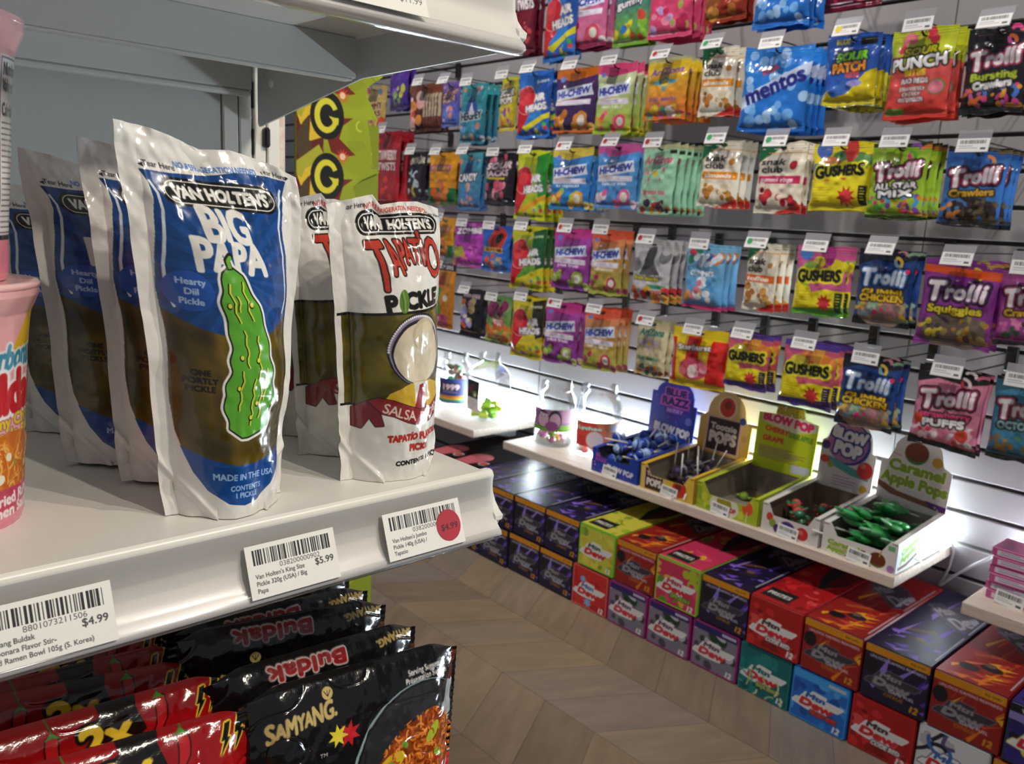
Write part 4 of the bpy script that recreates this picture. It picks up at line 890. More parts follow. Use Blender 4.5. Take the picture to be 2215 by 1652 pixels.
DES = {
 'airblue': lambda A: d_air(A, '2a6cc4', '2f86d8', '2452a8', 'bites'),
 'airgreen': lambda A: d_air(A, 'c8d02a', '9cb820', '2c8a34', '', 'e8a82c'),
 'airfruit': lambda A: d_air(A, 'd2c824', '2c8a38', '1f5a34', 'gummies', 'd8c828'),
 'airx': lambda A: d_air(A, 'd8c82c', 'c8b828', '2a2a20', 'gummies', 'd8c028'),
 'hipurple': lambda A: (d_hi(A, 'c86a1c', '4a2a62', '3a2452', 'd88a34 e8b060 c87828'), A.rect(0, 96, 100, 100, 'c86a1c')),
 'higreen': lambda A: d_hi(A, 'd8487c', 'cfd8c0', 'a4c03a', 'e0486c e89038 e86a88 d8c83a', 'sweet & sour'),
 'hiblue': lambda A: d_hi(A, 'd8c048', '3a80c8', '2f7cc4', 'e8b038 d85838 8ac04a e8d068', 'tropical'),
 'hiberry': lambda A: d_hi(A, 'c85a9c', '4a90d8', '5a98d8', 'e06aa0 eee4f0 4878d0 f0d0e0', 'fantasy mix'),
 'higrape': lambda A: d_hi(A, 'c03a88', 'a84aa0', '8a3a98', 'a0b848 6a9a3a 7a2a5c c8d078', 'plus fruit'),
 'hipeach': lambda A: d_hi(A, 'd85a3c', 'd8785c', 'a8b048', 'b83a5c 8ab03a d8a048 a84868', 'infrusions'),
 'ariyellow': lambda A: d_ariz(A, 'e2cc34', 'e0702c', '8a5aa8', 'fruit snacks', 'e0c030 58a888 d86a88 e8e0d0', '58a8b8'),
 'arimint': lambda A: (d_ariz(A, 'a2d8b4', '9fd2b0', 'd85a7c', 'green tea', '3a2440 c83a34 d88a34 4a3a58', 'a2d8b4'), A.rect(74, 8, 94, 13, '2a2a20'), A.line([(24, 66), (36, 44), (58, 34), (74, 28)], 1.6, '5a5848'), A.blobs(5, 9, 20, 28, 80, 56, 2, 4, 'd86a8c e09ab0')),
 'aribeige': lambda A: d_ariz(A, 'c9bd98', 'bfb48c', '2c7a6a', 'fruit snacks', '8a3a34 c87834 3a6a58', 'c8a8d0'),
 'snakalm': lambda A: d_snak(A, 'e08a1c', 'b87830 c88a40 a06824 d8c8a8', 'almonds'),
 'snakring': lambda A: d_snak(A, 'c8285c', 'b02a34 c8343c 8a2028 d8c8b8', 'gummi rings'),
 'snaknut': lambda A: d_snak(A, 'd8641c', 'c08038 d09848 a86a2c', 'toffee'),
 'mentos': lambda A: (A.grad(0, 100, '2a7cd4', '1f68c4'), A.blobs(61, 30, 2, 4, 98, 92, 5, 9, '8ab8ec a8ccf4 6aa4e4', 0.9), A.poly([(-2, 60), (100, 19), (103, 33), (2, 74)], 'c9d6f2'), A.text('mentos', 51, 46, 18, '232a80', bold=2.2, fit=92, rot=0.36), A.text('fresh', 42, 27, 7, 'd85058', bold=1, rot=0.4)),
 'sourpatch': lambda A: (A.grad(0, 100, '2450a4', '2a58b0'), A.poly([(0, 82), (30, 72), (55, 78), (80, 56), (100, 50), (100, 100), (0, 100)], 'd8c420'), A.poly([(10, 80), (40, 64), (64, 72), (46, 84), (20, 88)], '3a68b8'), A.text('BLUE', 30, 10, 6, 'e0cc2c', bold=0.9), A.rect(62, 6, 92, 16, '1a1a1a'), A.text('SOUR', 52, 32, 12, '7cc832', bold=1.8, ol=(('14203c', 2.6),), fit=58, rot=0.06), A.text('PATCH', 48, 47, 12, 'e89028', bold=1.8, ol=(('14203c', 2.6),), fit=64, rot=0.06), A.text('KIDS', 56, 58, 7, 'd84038', bold=1.1, fit=26), A.ell(62, 70, 15, 6, '9a94d4')),
 'sourpunch': lambda A: (A.grad(0, 34, 'b9c42c', 'c2cc34'), A.grad(30, 100, 'd8605c', 'd83a30'), A.blobs(71, 5, 8, 6, 92, 24, 7, 11, 'd83c50 e8808c'), A.poly([(0, 34), (100, 24), (100, 36), (0, 46)], 'b9c42c'), A.text('SOUR', 50, 25, 8.5, 'e0d82c', bold=1.5, ol=(('1a1a14', 2.4),), fit=50, rot=0.06), A.text('PUNCH', 50, 38, 12, W_, bold=1.9, ol=(('1a1a14', 2.8),), fit=88, rot=0.08), A.text('BITES', 46, 49, 6, 'e0c82c', bold=1.2, fit=34), A.text('RAD REDS', 46, 58, 5, W_, bold=1.1, ol=(('4a2424', 1.6),), fit=44), A.text('STRAWBERRY', 44, 67, 4, W_, bold=0.9, ol=(('4a2424', 1.4),), fit=42), A.text('CHERRY', 44, 73, 4, W_, bold=0.9, ol=(('4a2424', 1.4),), fit=30), A.text('WATERMELON', 44, 79, 4, W_, bold=0.9, ol=(('4a2424', 1.4),), fit=42), A.ell(82, 66, 12, 10, 'd8788c', ol=('4a8a3a', 2)), A.rect(4, 88, 34, 95, '6a9a3a')),
 'trburst': lambda A: d_trolli(A, '1c1820', 'Bursting', 'b4c434', 'd8488c e0982c 4a78c8 c85a9c d86a38', None, '121014', 'Crawlers'),
 'trstar': lambda A: d_trolli(A, '8ab02c', 'ALL STAR', W_, '8a4aa8 e07a34 4a9ad0 d8407c 58a83a', 'a2c034', '1c2a14', 'MIX'),
 'trcrawl': lambda A: d_trolli(A, '2a5aa4', 'Crawlers', 'd8a82c', '5a5040 6a5a30 3a2a30 4878b8 d88a4a', '3a70b8', '141418', '', '2a2420'),
 'trchick': lambda A: (d_trolli(A, '16182a', 'GUMMI', 'e0b41c', 'b87a80 8aa88c c89858 7a9aa0 d8b03a c82a6c', '1c3c78', '121018', '', '8a7468', c='dce6f2', ol='2c6ab8', rot=0.0), A.text('CHICKEN', 50, 64, 8, 'e0b41c', bold=1.4, ol=(('1a1410', 2.0),), fit=80), A.ell(90, 28, 4, 4, 'd82a6c')),
 'trsquig': lambda A: (d_trolli(A, '7a2a80', 'Squiggles', 'e2cc2a', '9a8a50 b88a34 6a5a4a 4a3a44 d8c03a', '8a3490', '8a3490', '', '6a5a52', ol='5a1a5c', rot=0.02), A.poly([(0, 8), (100, 12), (100, 22), (0, 16)], 'd8501c')),
 'trvcrawl': lambda A: d_trolli(A, '8a3a78', 'Crawlers', 'd8a82c', 'c85a98 3a5a44 2a2a30 d878a8', '9a4488', '17121a'),
 'trpuff': lambda A: (d_trolli(A, '17141a', 'strawberry', 'd8407c', 'eee0e0 d8708c e8b0bc c83a4c f0d8dc', 'd8809c', '17121a', 'PUFFS'), A.ell(12, 66, 8, 8, 'd0402c'), A.ell(80, 78, 9, 9, 'd0402c')),
 'troct': lambda A: d_trolli(A, '2a5a70', 'OCTOPUS', '8ab0b8', '8a6a3a a87a3c 5a8a5a 3a7a98', '3a7a98', '17181c'),
 'gushyel': lambda A: d_gush(A, 'e2d222', 'd8843c 5a8a4a 4a6ab8 e2d222 c8403c', 'd8c820', '1c1c14'),
 'gushpink': lambda A: d_gush(A, 'c8588c', '8ab03a d8c82c 4a78c0 c84a58 a83a80', '5aa83a', '183418'),
 'gushvio': lambda A: (d_gush(A, 'c85a6c', 'd8c028 d8803c b04a7c c84038 e0a040', '4a3488', '2a2050'), A.rect(0, 0, 100, 9, '54409a')),
 'nerds': lambda A: d_generic(A, '2a68b8', '7ab02c', 'NERDS', W_, 'd8c82c 3a78c8 8ac03a c84a34', 'gummy', '1a2440', 26, 3, 0.12),
 'pinkbag': lambda A: d_generic(A, 'd8406c', 'd84a74', 'KAWAII', W_, 'e88aa8 a8b058 c8a0d8 b82a50', '', 'a82450', 14, 4),
 'nuts': lambda A: d_generic(A, 'c8421c', '8a2a14', 'CRUNCH', 'e8c02c', 'a8642c c8883c 8a4a20', '', '5a1410', 20, 5),
 'hipink': lambda A: (d_hi(A, '3a80c8', 'c8589c', 'd87a9c', 'd8506c e8a0b4 c83a5c eee0e4'), A.rect(0, 94, 100, 100, '8a2448')),
 'crimson': lambda A: d_generic(A, '8a1c34', '6a1428', 'TWISTS', W_, 'a82a3c 6a1424 c84a50', '', '4a0c18', 40, 6),
 'licorice': lambda A: d_generic(A, '98202c', 'a8323a', 'STRAWBERRY', 'ead0cc', 'c0242c b01c28 d8443c', 'TWISTS', '6a121c', 32, 8, 0.0),
 'purplewrap': lambda A: d_generic(A, '6a3ab8', '3a2478', 'SOUR', 'd8cc3c', '8a5ad8 c8c838 8ab03a', '', '241448', 22, 9),
 'sticks': lambda A: (A.grad(0, 100, '7a4434', '3a1c18'), [A.rect(48+i*9, 22, 54+i*9, 76, 'b8a890') for i in range(6)], [A.rect(48+i*9, 70, 54+i*9, 96, '6a3424') for i in range(6)], A.blobs(5, 12, 4, 20, 44, 90, 7, 13, 'd88a3c d8482c d8a0a0 e8c8b8')),
 'violetblue': lambda A: d_generic(A, '7a5ab8', '4a6ac0', 'GUMMY', 'e8b898', '8a78d8 d88a70 5a88d0 c8a8d8', 'FUN', '34286c', 26, 10, 0.2),
 'teal': lambda A: (d_generic(A, '3a98a0', '2f7a98', 'HERSHEY', '2a3040', 'd89a78 5a98c8 c8c8d0 3a6a98 b8806a', '', 'c8d8dc', 54, 11), A.poly([(22, 50), (40, 20), (50, 30), (60, 20), (78, 50), (50, 44)], '34509a'), A.poly([(38, 52), (50, 30), (62, 52)], 'd0d4dc')),
 'tealtwin': lambda A: (d_generic(A, '4aa0b0', '4a7ab0', 'CANDY', W_, 'd88a80 e0a898 5a98c8 4a78b8', '', '243448', 44, 12), A.poly([(26, 38), (42, 12), (50, 20), (58, 12), (74, 38), (50, 34)], '34509a')),
 'pushpop': lambda A: d_generic(A, 'c8cc34', 'd8b82c', 'SOUR', W_, 'd8508c e07a34 8a4aa0 8ac03a', 'POPS', '5a3a1c', 30, 13),
 'sourjack': lambda A: (d_generic(A, '1a161e', '221a24', 'SOUR', 'dcc4cc', 'd8607c c84a68 e890a0 4a4450', 'JACKS', '6a5060', 24, 14), A.rect(20, 47, 76, 51, 'c8b82c')),
 'blackyel': lambda A: (d_generic(A, '1c1a20', '241c28', 'SOUR', 'e0dcc8', 'c8d4d8 a8c4d0 c8b83c 2c2834', '', '4a4434', 18, 15), A.worms(4, 5, 20, 30, 76, 84, 30, 7, 'c4d8e0 b0c8d4')),
 'orangebag': lambda A: (A.grad(0, 100, 'e09a1c', 'd88a18'), A.rect(0, 68, 100, 100, '1c6a3c'), A.rect(10, 24, 84, 36, 'b04a9c'), A.text('REESES', 47, 30, 7, 'e8c02c', bold=1.0, fit=64), A.blobs(6, 12, 14, 58, 84, 92, 7, 13, 'd8581c c86a4c e0883a')),
 'tan': lambda A: d_generic(A, 'd8b878', 'c8a048', 'GUMMY', '8a3a24', 'd84a3c e8c86a 5a8ac0', 'BEARS', 'ead8a8', 40, 16),
 'bluebag': lambda A: d_generic(A, '2450b8', '2a5ac8', 'SOUR', 'e8a878', '3a70d8 d88a5c 2a4aa0', '', '14286a', 30, 17),
 'foilpink': lambda A: d_generic(A, 'a83ab0', 'c850b8', 'ZOMBIE', W_, 'd86ad0 e89a4c d84ad8 a8a83c', '', '5a1c6c', 18, 18),
 'redblue': lambda A: (A.grad(0, 100, '2a5ab8', '2a70c4'), A.ell(58, 30, 28, 26, 'c8301c'), A.ell(64, 26, 12, 11, '1c1418'), A.rect(14, 48, 84, 58, 'd8b82c'), A.text('GUMMIES', 50, 53, 6, '8a2418', bold=0.8, fit=60), A.blobs(6, 12, 12, 62, 90, 90, 6, 11, '5a98c8 c8a090 3a80c0 d8503c')),
 'silver': lambda A: (A.grad(0, 100, 'b8b6ba', 'c8c4c6'), A.blobs(3, 10, 10, 8, 92, 52, 8, 16, '8a888c d8d4d6 707074 a8a4a8'), A.poly([(38, 14), (58, 10), (64, 40), (80, 56), (24, 58), (36, 40)], '5c5a5e'), A.text('fruit snacks', 46, 62, 6, 'd8cc2c', bold=1.0, ol=(('2a2a2c', 2.0),), fit=64), A.rect(50, 72, 94, 78, '3aa078'), A.text('MIXED', 70, 84, 6, 'c83a2c', bold=0.9, fit=40), A.blobs(8, 12, 4, 78, 96, 96, 7, 11, 'd8702c c83038 e0a83c 2a2a24')),
 'cloudy': lambda A: (A.grad(0, 100, '7ab4dc', '5a98cc'), A.blobs(4, 8, 6, 6, 94, 26, 8, 14, 'c83a4c 3a6ab8 2a7a58 d8842c'), A.blobs(9, 12, 8, 18, 92, 34, 6, 10, 'e0e4ea d0dcea'), A.text('GUMMIES', 48, 45, 7, 'e8eef4', bold=1.1, ol=(('4a78b0', 1.6),), fit=60), A.blobs(12, 13, 8, 56, 92, 86, 7, 14, 'e4e8ee d8788c 4a90c8 d8984c e8dce0'), A.rect(0, 94, 100, 100, 'c83a70')),
 'pumpkin': lambda A: (A.grad(0, 100, 'd8902c', 'c8761c'), A.rect(0, 0, 100, 10, '2c2430'), A.text('DIPPERS', 50, 5, 5, W_, fit=70, bold=0.8), A.ell(40, 26, 22, 18, 'd8601c'), A.rect(20, 36, 42, 78, '4a9a3a'), A.ell(66, 52, 10, 10, 'e8dcd0'), A.rect(12, 78, 76, 96, 'b8486c'), A.ell(30, 86, 10, 9, 'e4dce0')),
 'blackfoil': lambda A: (A.grad(0, 100, '1c1a20', '18161c'), A.text('WARHEADS', 46, 14, 8, 'c8a8b4', bold=1.2, fit=76), A.blobs(5, 16, 14, 26, 66, 80, 9, 15, 'c8b078 c86a3c a8a0d8 e8dcd8 8a6ad0 d88ab0'), A.line([(10, 88), (56, 92)], 3, 'b83a5c')),
 'brain': lambda A: (A.grad(0, 100, '6a9a5c', '8ab05a'), A.blobs(5, 10, 20, 14, 80, 38, 10, 16, '8a2a5c a03a6c 7a2450'), A.rect(36, 46, 82, 66, 'c85a4c'), A.text('BRAIN', 58, 53, 6, W_, fit=38, bold=0.8), A.text('BITS', 58, 61, 6, W_, fit=30, bold=0.8), A.blobs(8, 14, 6, 62, 92, 94, 8, 14, 'c86a1c d8843c b8582c e0a048')),
 'starb': lambda A: (A.grad(0, 100, 'd8281c', 'c8201c'), A.poly([(0, 0), (100, 0), (100, 18), (0, 18)], 'e2c81c'), A.poly([(8, 14), (72, 14), (66, 92), (12, 92)], 'e0be20'), A.rect(28, 14, 52, 60, 'd0281c'), A.text('Starburst', 42, 32, 8, W_, bold=1.4, ol=(('6a4a10', 2.0),), fit=60, rot=0.06), A.ell(44, 68, 26, 18, 'c84a60'), A.blobs(3, 9, 22, 58, 66, 78, 5, 9, 'e0a0a8 d8707c f0dcd8'), A.rect(0, 92, 100, 100, 'e2c81c')),
}
def bag_mesh(key, w, h, bulge, seed, p=1.2):
    A = Art(w*1000, h*1000, p, 'ffffff'); DES[key](A)
    nx, ny = A.nx, A.ny
    s = np.linspace(-1, 1, nx)[None]; t = np.linspace(0, 1, ny)[:, None]
    e = np.clip((1-np.abs(s))/0.28, 0, 1); e = e*(2-e)
    ts, bs = 0.020/h, 0.012/h
    a = np.clip((t-ts)/0.22, 0, 1); a = a*a*(3-2*a); c = np.clip((1-bs-t)/0.16, 0, 1); c = np.sqrt(c*(2-c))
    S = a*c
    f = bulge*e*S+S*(0.0016*noise2(ny, nx, 5, 4, seed)*e+0.0009*noise2(ny, nx, 14, 10, seed+1))+0.0006*noise2(ny, nx, 9, 12, seed+2)
    f = f+np.where((t > 1-bs) | (t < ts*0.7), 0.0004*np.sin(t*h/0.0022*PI), 0)
    rg = np.random.RandomState(seed)
    X = s*w/2*(1-0.05*S*(1-np.abs(s)*0)) + (rg.rand()-0.5)*0.004*t; Z = -t*h+0.0016*noise2(2, nx, 1, 6, seed+3)[:1]*np.where((t < 0.02) | (t > 0.98), 1, 0)
    P = np.stack([X, -f, Z+0*s], -1)
    cx = (np.linspace(-1, 1, nx)*w/2); cz = -np.linspace(0, h, ny)
    mx, mz = (cx[:-1]+cx[1:])/2, (cz[:-1]+cz[1:])/2
    keep = ~(((mx[None]/0.0075)**2+((mz[:, None]+0.0105)/0.0052)**2) < 1)
    b = MB(); b.grid(P, A.a, keep=keep.ravel())
    k = 3; si = np.unique(np.r_[np.arange(0, nx, k), nx-1]); ti = np.unique(np.r_[np.arange(0, ny, k), ny-1])
    Q = P[np.ix_(ti, si)].copy(); Q[..., 1] = np.abs(Q[..., 1])*0.75+0.0004
    m2x, m2z = (cx[si][:-1]+cx[si][1:])/2, (cz[ti][:-1]+cz[ti][1:])/2
    k2 = ~(((m2x[None]/0.0085)**2+((m2z[:, None]+0.0105)/0.0065)**2) < 1)
    b.grid(Q, A.a[np.ix_(ti, si)][:, ::-1]*0.5+A.a.mean((0, 1))*0.5, keep=k2.ravel(), flip=True)
    return b.mesh('candy_bag', 'foil')

# ------------------------------------------------------------------ peg hooks with price holders
def tag_art(dot, n):
    A = Art(53, 24, 0.6, 'e9e6e6'); A.bars(10, 92, 12, 40, '3a3840', n); A.lines(8, 56, 70, 2, 16, '77757c', 0.9); A.rect(76, 68, 92, 84, '55535a')
    if dot: A.ell(20, 40, 13, 13, dot)
    return A
TAGM = {}
def price_mesh(dot):
    if dot not in TAGM:
        A = tag_art(dot, 5); b = MB(); u = np.linspace(-0.0265, 0.0265, A.nx); v = np.linspace(0.004, -0.020, A.ny)
        P = np.stack([np.broadcast_to(u, (A.ny, A.nx)), np.full((A.ny, A.nx), -0.0009), np.broadcast_to(v[:, None], (A.ny, A.nx))], -1)
        b.grid(P, A.a, smooth=False); b.box(-0.0265, 0.0265, -0.0008, -0.0002, -0.020, 0.004); TAGM[dot] = b.mesh('price_label', 'paper')
    return TAGM[dot]
HOOKP = {}
def hook(x, y, z, label, dot, tilt, row):
    """tip at y, prong height z; runs back to the slat wall"""
    t = thing('peg_hook', label, 'peg hook', (x, y, z), (0, 0, 0), 'peg hooks of the '+row+' row')
    L = round(YW-y, 2)
    if L not in HOOKP:
        b = MB(); b.tube([(0, 0.006, 0.010), (0, 0.008, 0.003), (0, 0.016, 0.0), (0, L-0.006, 0.0)], 0.0021, n=8); p = b.mesh('prong', 'wire')
        b = MB(); b.tube([(0, -0.012, 0.020), (0, 0.0, 0.0225), (0, 0.05, 0.024), (0, L-0.006, 0.024)], 0.0015, n=6); a = b.mesh('label_arm', 'wire')
        b = MB(); b.box(-0.012, 0.012, L-0.010, L-0.001, -0.018, 0.034, b=0.002); q = b.mesh('backplate', 'black')
        HOOKP[L] = (p, a, q)
    p, a, q = HOOKP[L]
    link('prong', p, t); link('label_arm', a, t); link('backplate', q, t)
    if 'h' not in HOOKP:
        b = MB(); b.box(-0.0275, 0.0275, -0.0002, 0.0006, -0.021, 0.0195, b=0.0002); HOOKP['h'] = b.mesh('label_holder', 'grey_clear')
    h = link('label_holder', HOOKP['h'], t, (0, -0.0135, 0.021), (tilt, 0, 0))
    link('price_label', price_mesh(dot), h)
    return t

# design, description, TLx, TLy, TRx, TRy, bottom y, how many, yaw(deg), sticker, plane Y
RED, GRN, YEL = 'a8242c', '2a9a58', 'd8c42c'
ROWS = [
 ('top', [
  ('crimson', 'dark red twists candy bag', 1128, -60, 1166, -60, 118, 2, 8, None, 1.70),
  ('airblue', 'blue candy bag with a red oval', 1183, -45, 1262, -50, 133, 2, -6, None, 1.68),
  ('hipink', 'pink and blue chew bag', 1236, -55, 1322, -58, 104, 3, 4, None, 1.69),
  ('nerds', 'blue and green gummy bag', 1336, -60, 1420, -62, 100, 2, -4, None, 1.70),
  ('pinkbag', 'bright pink candy bag', 1418, -80, 1508, -84, 82, 4, 6, None, 1.69),
  ('nuts', 'orange brown crunch bag', 1535, -110, 1635, -114, 48, 2, -4, None, 1.69),
  ('mentos', 'blue mint bag with white spots', 1650, -130, 1770, -136, 58, 3, 4, None, 1.67),
  ('crimson', 'crimson twists candy bag', 1800, -170, 1930, -176, 20, 1, 0, None, 1.78),
 ]),
 ('second', [
  ('tan', 'tan gummy bear bag', 786, 188, 838, 186, 300, 1, 0, None, 1.70),
  ('purplewrap', 'purple and yellow wrapped candy bag', 846, 128, 892, 124, 240, 2, -6, None, 1.70),
  ('sticks', 'brown chocolate stick bag', 893, 184, 955, 178, 286, 2, 6, None, 1.70),
  ('violetblue', 'violet and blue gummy bag', 960, 180, 998, 176, 276, 1, 0, None, 1.70),
  ('teal', 'teal bag with a blue peak', 1002, 184, 1056, 178, 312, 3, 2, None, 1.68),
  ('pushpop', 'yellow green pops bag', 1086, 168, 1126, 164, 284, 1, -6, None, 1.70),
  ('airblue', 'sky blue candy bag with a red oval', 1128, 158, 1196, 150, 300, 2, 4, None, 1.68),
  ('hipurple', 'dark purple chew bag with orange edges', 1206, 150, 1302, 143, 288, 2, -2, None, 1.68),
  ('higreen', 'pink and lime chew bag', 1302, 138, 1376, 134, 292, 4, 8, None, 1.68),
  ('ariyellow', 'yellow fruit snack bag', 1402, 128, 1500, 120, 258, 5, -4, RED, 1.68),
  ('snakalm', 'cream almond snack bag', 1528, 106, 1594, 98, 252, 2, 16, GRN, 1.68),
  ('mentos', 'blue mint bag with purple lettering', 1622, 104, 1758, 96, 286, 4, 10, None, 1.66),
  ('sourpatch', 'blue and yellow sour bag', 1796, 78, 1908, 68, 230, 5, 6, YEL, 1.66),
  ('sourpunch', 'red sour bites bag with a lime top', 1934, 66, 2078, 56, 258, 3, -2, None, 1.65),
  ('trburst', 'black gummy bag with green and pink lettering', 2100, 60, 2240, 52, 246, 3, 2, None, 1.65),
 ]),
 ('third', [
  ('bluebag', 'small royal blue candy bag', 784, 335, 824, 335, 428, 1, 0, None, 1.70),
  ('licorice', 'tall red strawberry twists bag', 820, 285, 868, 282, 446, 3, 4, None, 1.68),
  ('blackyel', 'narrow black bag with pale worms', 886, 330, 928, 328, 432, 2, -4, None, 1.70),
  ('orangebag', 'orange candy bag with a green foot', 934, 332, 990, 328, 442, 2, 4, None, 1.69),
  ('tealtwin', 'light teal candy bag', 996, 330, 1046, 328, 454, 2, 0, None, 1.69),
  ('sourjack', 'black sour candy bag with pink wedges', 1052, 332, 1122, 330, 444, 2, -4, None, 1.68),
  ('airgreen', 'lime candy bag with a red oval', 1124, 328, 1190, 324, 476, 4, 2, None, 1.68),
  ('hiblue', 'blue and yellow tropical chew bag', 1202, 322, 1282, 316, 454, 4, 6, RED, 1.68),
  ('hiberry', 'light blue berry chew bag', 1298, 314, 1386, 308, 452, 2, 4, RED, 1.68),
  ('arimint', 'mint green tea candy bag', 1392, 316, 1476, 308, 464, 6, -6, RED, 1.67),
  ('snakalm', 'cream almond bag with orange band', 1530, 306, 1608, 300, 450, 3, 12, GRN, 1.68),
  ('snakring', 'cream gummi rings bag with crimson band', 1644, 312, 1754, 306, 462, 2, -4, GRN, 1.66),
  ('gushyel', 'yellow fruit gusher bag', 1762, 310, 1898, 306, 456, 3, -2, None, 1.66),
  ('trstar', 'lime green gummy bag with white lettering', 1894, 314, 2016, 306, 474, 4, 6, None, 1.65),
  ('trcrawl', 'blue gummy worm bag', 2056, 322, 2190, 316, 492, 3, 8, None, 1.64),
 ]),
 ('fourth', [
  ('orangebag', 'small orange and green candy bag', 948, 470, 986, 470, 556, 1, 0, None, 1.70),
  ('foilpink', 'shiny magenta foil candy bag', 988, 484, 1050, 480, 576, 1, 4, None, 1.70),
  ('redblue', 'blue gummies bag with a red disc', 1044, 490, 1112, 486, 586, 2, -4, None, 1.69),
  ('airfruit', 'green and yellow candy bag with a red oval', 1112, 492, 1184, 488, 626, 3, 2, None, 1.68),
  ('higrape', 'purple and pink chew bag', 1204, 496, 1282, 492, 624, 2, 4, RED, 1.68),
  ('hipeach', 'coral orange chew bag', 1286, 498, 1354, 496, 636, 2, 4, None, 1.68),
  ('silver', 'silver grey fruit snack bag', 1370, 520, 1466, 516, 652, 3, -8, RED, 1.67),
  ('cloudy', 'pale blue gummies bag', 1492, 530, 1574, 526, 668, 3, 6, None, 1.67),
  ('snaknut', 'cream snack bag with deep orange band', 1622, 528, 1692, 524, 672, 3, 2, GRN, 1.67),
  ('gushpink', 'pink and green fruit gusher bag', 1726, 536, 1844, 530, 684, 2, -2, None, 1.66),
  ('trchick', 'navy gummy bag with yellow lettering', 1862, 542, 1988, 536, 704, 2, 2, None, 1.65),
  ('trsquig', 'violet squiggles gummy bag', 2004, 564, 2176, 558, 752, 2, 0, None, 1.64),
  ('trvcrawl', 'plum gummy worm bag', 2172, 582, 2310, 576, 752, 2, 0, None, 1.64),
 ]),
 ('bottom', [
  ('pumpkin', 'orange dipper bag with a green stick', 944, 572, 988, 570, 708, 1, 0, None, 1.70),
  ('blackfoil', 'black bag with a rainbow foil patch', 1002, 628, 1046, 624, 724, 2, 4, None, 1.70),
  ('brain', 'green brain bits candy bag', 1056, 642, 1110, 640, 738, 2, 0, None, 1.69),
  ('airx', 'yellow and black candy bag with a red oval', 1114, 642, 1180, 640, 772, 2, 4, None, 1.68),
  ('higrape', 'purple chew bag with a green foot', 1186, 656, 1256, 654, 784, 2, 6, RED, 1.68),
  ('hipeach', 'orange and green chew bag', 1270, 668, 1342, 666, 800, 3, 4, None, 1.68),
  ('aribeige', 'beige fruit snack bag', 1382, 694, 1452, 690, 812, 2, -2, RED, 1.68),
  ('starb', 'red and yellow candy bag', 1464, 716, 1578, 706, 838, 1, 8, None, 1.67),
  ('gushvio', 'violet topped fruit gusher bag, left one', 1578, 722, 1676, 718, 840, 2, 0, None, 1.67),
  ('gushvio', 'violet topped fruit gusher bag, right one', 1698, 744, 1822, 738, 880, 3, -2, None, 1.66),
  ('trchick', 'dark navy gummy bag with pink cane', 1828, 774, 1956, 768, 926, 2, 4, None, 1.65),
  ('trpuff', 'pink strawberry puffs bag', 1988, 802, 2148, 794, 974, 2, -2, None, 1.64),
  ('troct', 'dark teal octopus gummy bag', 2156, 822, 2300, 816, 1000, 2, 0, None, 1.64),
 ]),
]
ORD = ('frontmost', 'second', 'third', 'fourth', 'fifth', 'sixth', 'seventh')
MESHES = {}
rg = random.Random(12)
for row, items in ROWS:
    for (key, desc, tlx, tly, trx, try_, yb, n, yaw, dot, Y) in items:
        a, c = hit(tlx, tly, 1, Y), hit(trx, try_, 1, Y)
        w = max(min((c[0]-a[0])/max(math.cos(math.radians(yaw)), 0.8), 0.17), 0.07)
        xm = (a[0]+c[0])/2; zt = (a[2]+c[2])/2
        mx, my = proj((xm, Y, zt)); bot = hit(mx-12, yb, 1, Y); hgt = zt-bot[2]
        mk = (key, round(w, 2), round(hgt, 2))
        if mk not in MESHES: MESHES[mk] = bag_mesh(key, w, hgt, 0.0105, len(MESHES)*7+3)
        me = MESHES[mk]
        zh = zt-0.0128
        where = {'top': 'top row', 'second': 'second row', 'third': 'third row', 'fourth': 'fourth row', 'bottom': 'bottom row'}[row]
        for k in range(n):
            y = Y+0.0245*k
            lab = f'{desc}, {ORD[k]} on its peg, {where}' if n > 1 else f'{desc}, alone on its peg, {where}'
            dx = 0.0 if k == 0 else rg.uniform(-0.004, 0.012)
            o = link('candy_bag', me, None, (xm+dx*0.5, y, zt-(0.0 if k == 0 else rg.uniform(0.0, 0.001))), (math.radians(-2), math.radians(rg.uniform(-1.2, 1.2)), math.radians(yaw+(0 if k == 0 else rg.uniform(-1.5, 2.5)))))
            tag(o, lab, 'candy bag', f'{desc}s in the {where}' if n > 1 else None)
        hook(xm, Y-0.022, zh, f'black peg hook holding the {desc}', dot, math.radians(rg.choice((-28, -24, -12, -16, -20))), row)
# ------------------------------------------------------------------ wooden shelves on the slat wall, with light strips
ZT = 0.321
def wood(x0, x1, label, lamp):
    t = thing('wooden_shelf', label, 'shelf', (x0, 1.65, ZT), group='pale wooden shelves on the slat wall')
    w = x1-x0
    b = MB(); b.box(0, w, 0, 0.297, -0.024, 0, b=0.0012); b.obj('board', 'wood', t)
    for q in (0.12, w-0.12):
        b = MB(); b.prism([(0.296, -0.024), (0.296, -0.085), (0.27, -0.085), (0.05, -0.034), (0.05, -0.024)], (q, 0, 0), (0, 1, 0), (0, 0, 1), (1, 0, 0), 0.004, 'ffffff'); b.obj('bracket', 'greysteel', t)
    l = thing('light_strip', lamp, 'light strip', (x0, 1.934, ZT), group='light strips at the back of the wooden shelves')
    b = MB(); b.box(0.01, w-0.01, 0.0, 0.013, 0.0003, 0.006, b=0.001); b.obj('channel', 'plastic', l)
    b = MB(); b.box(0.012, w-0.012, -0.0005, 0.0115, 0.0062, 0.0160, b=0.0008); b.obj('diffuser', 'led', l)
wood(-3.17, -1.975, 'pale wooden wall shelf on the left holding two clear jars', 'white light strip at the back of the left wooden shelf')
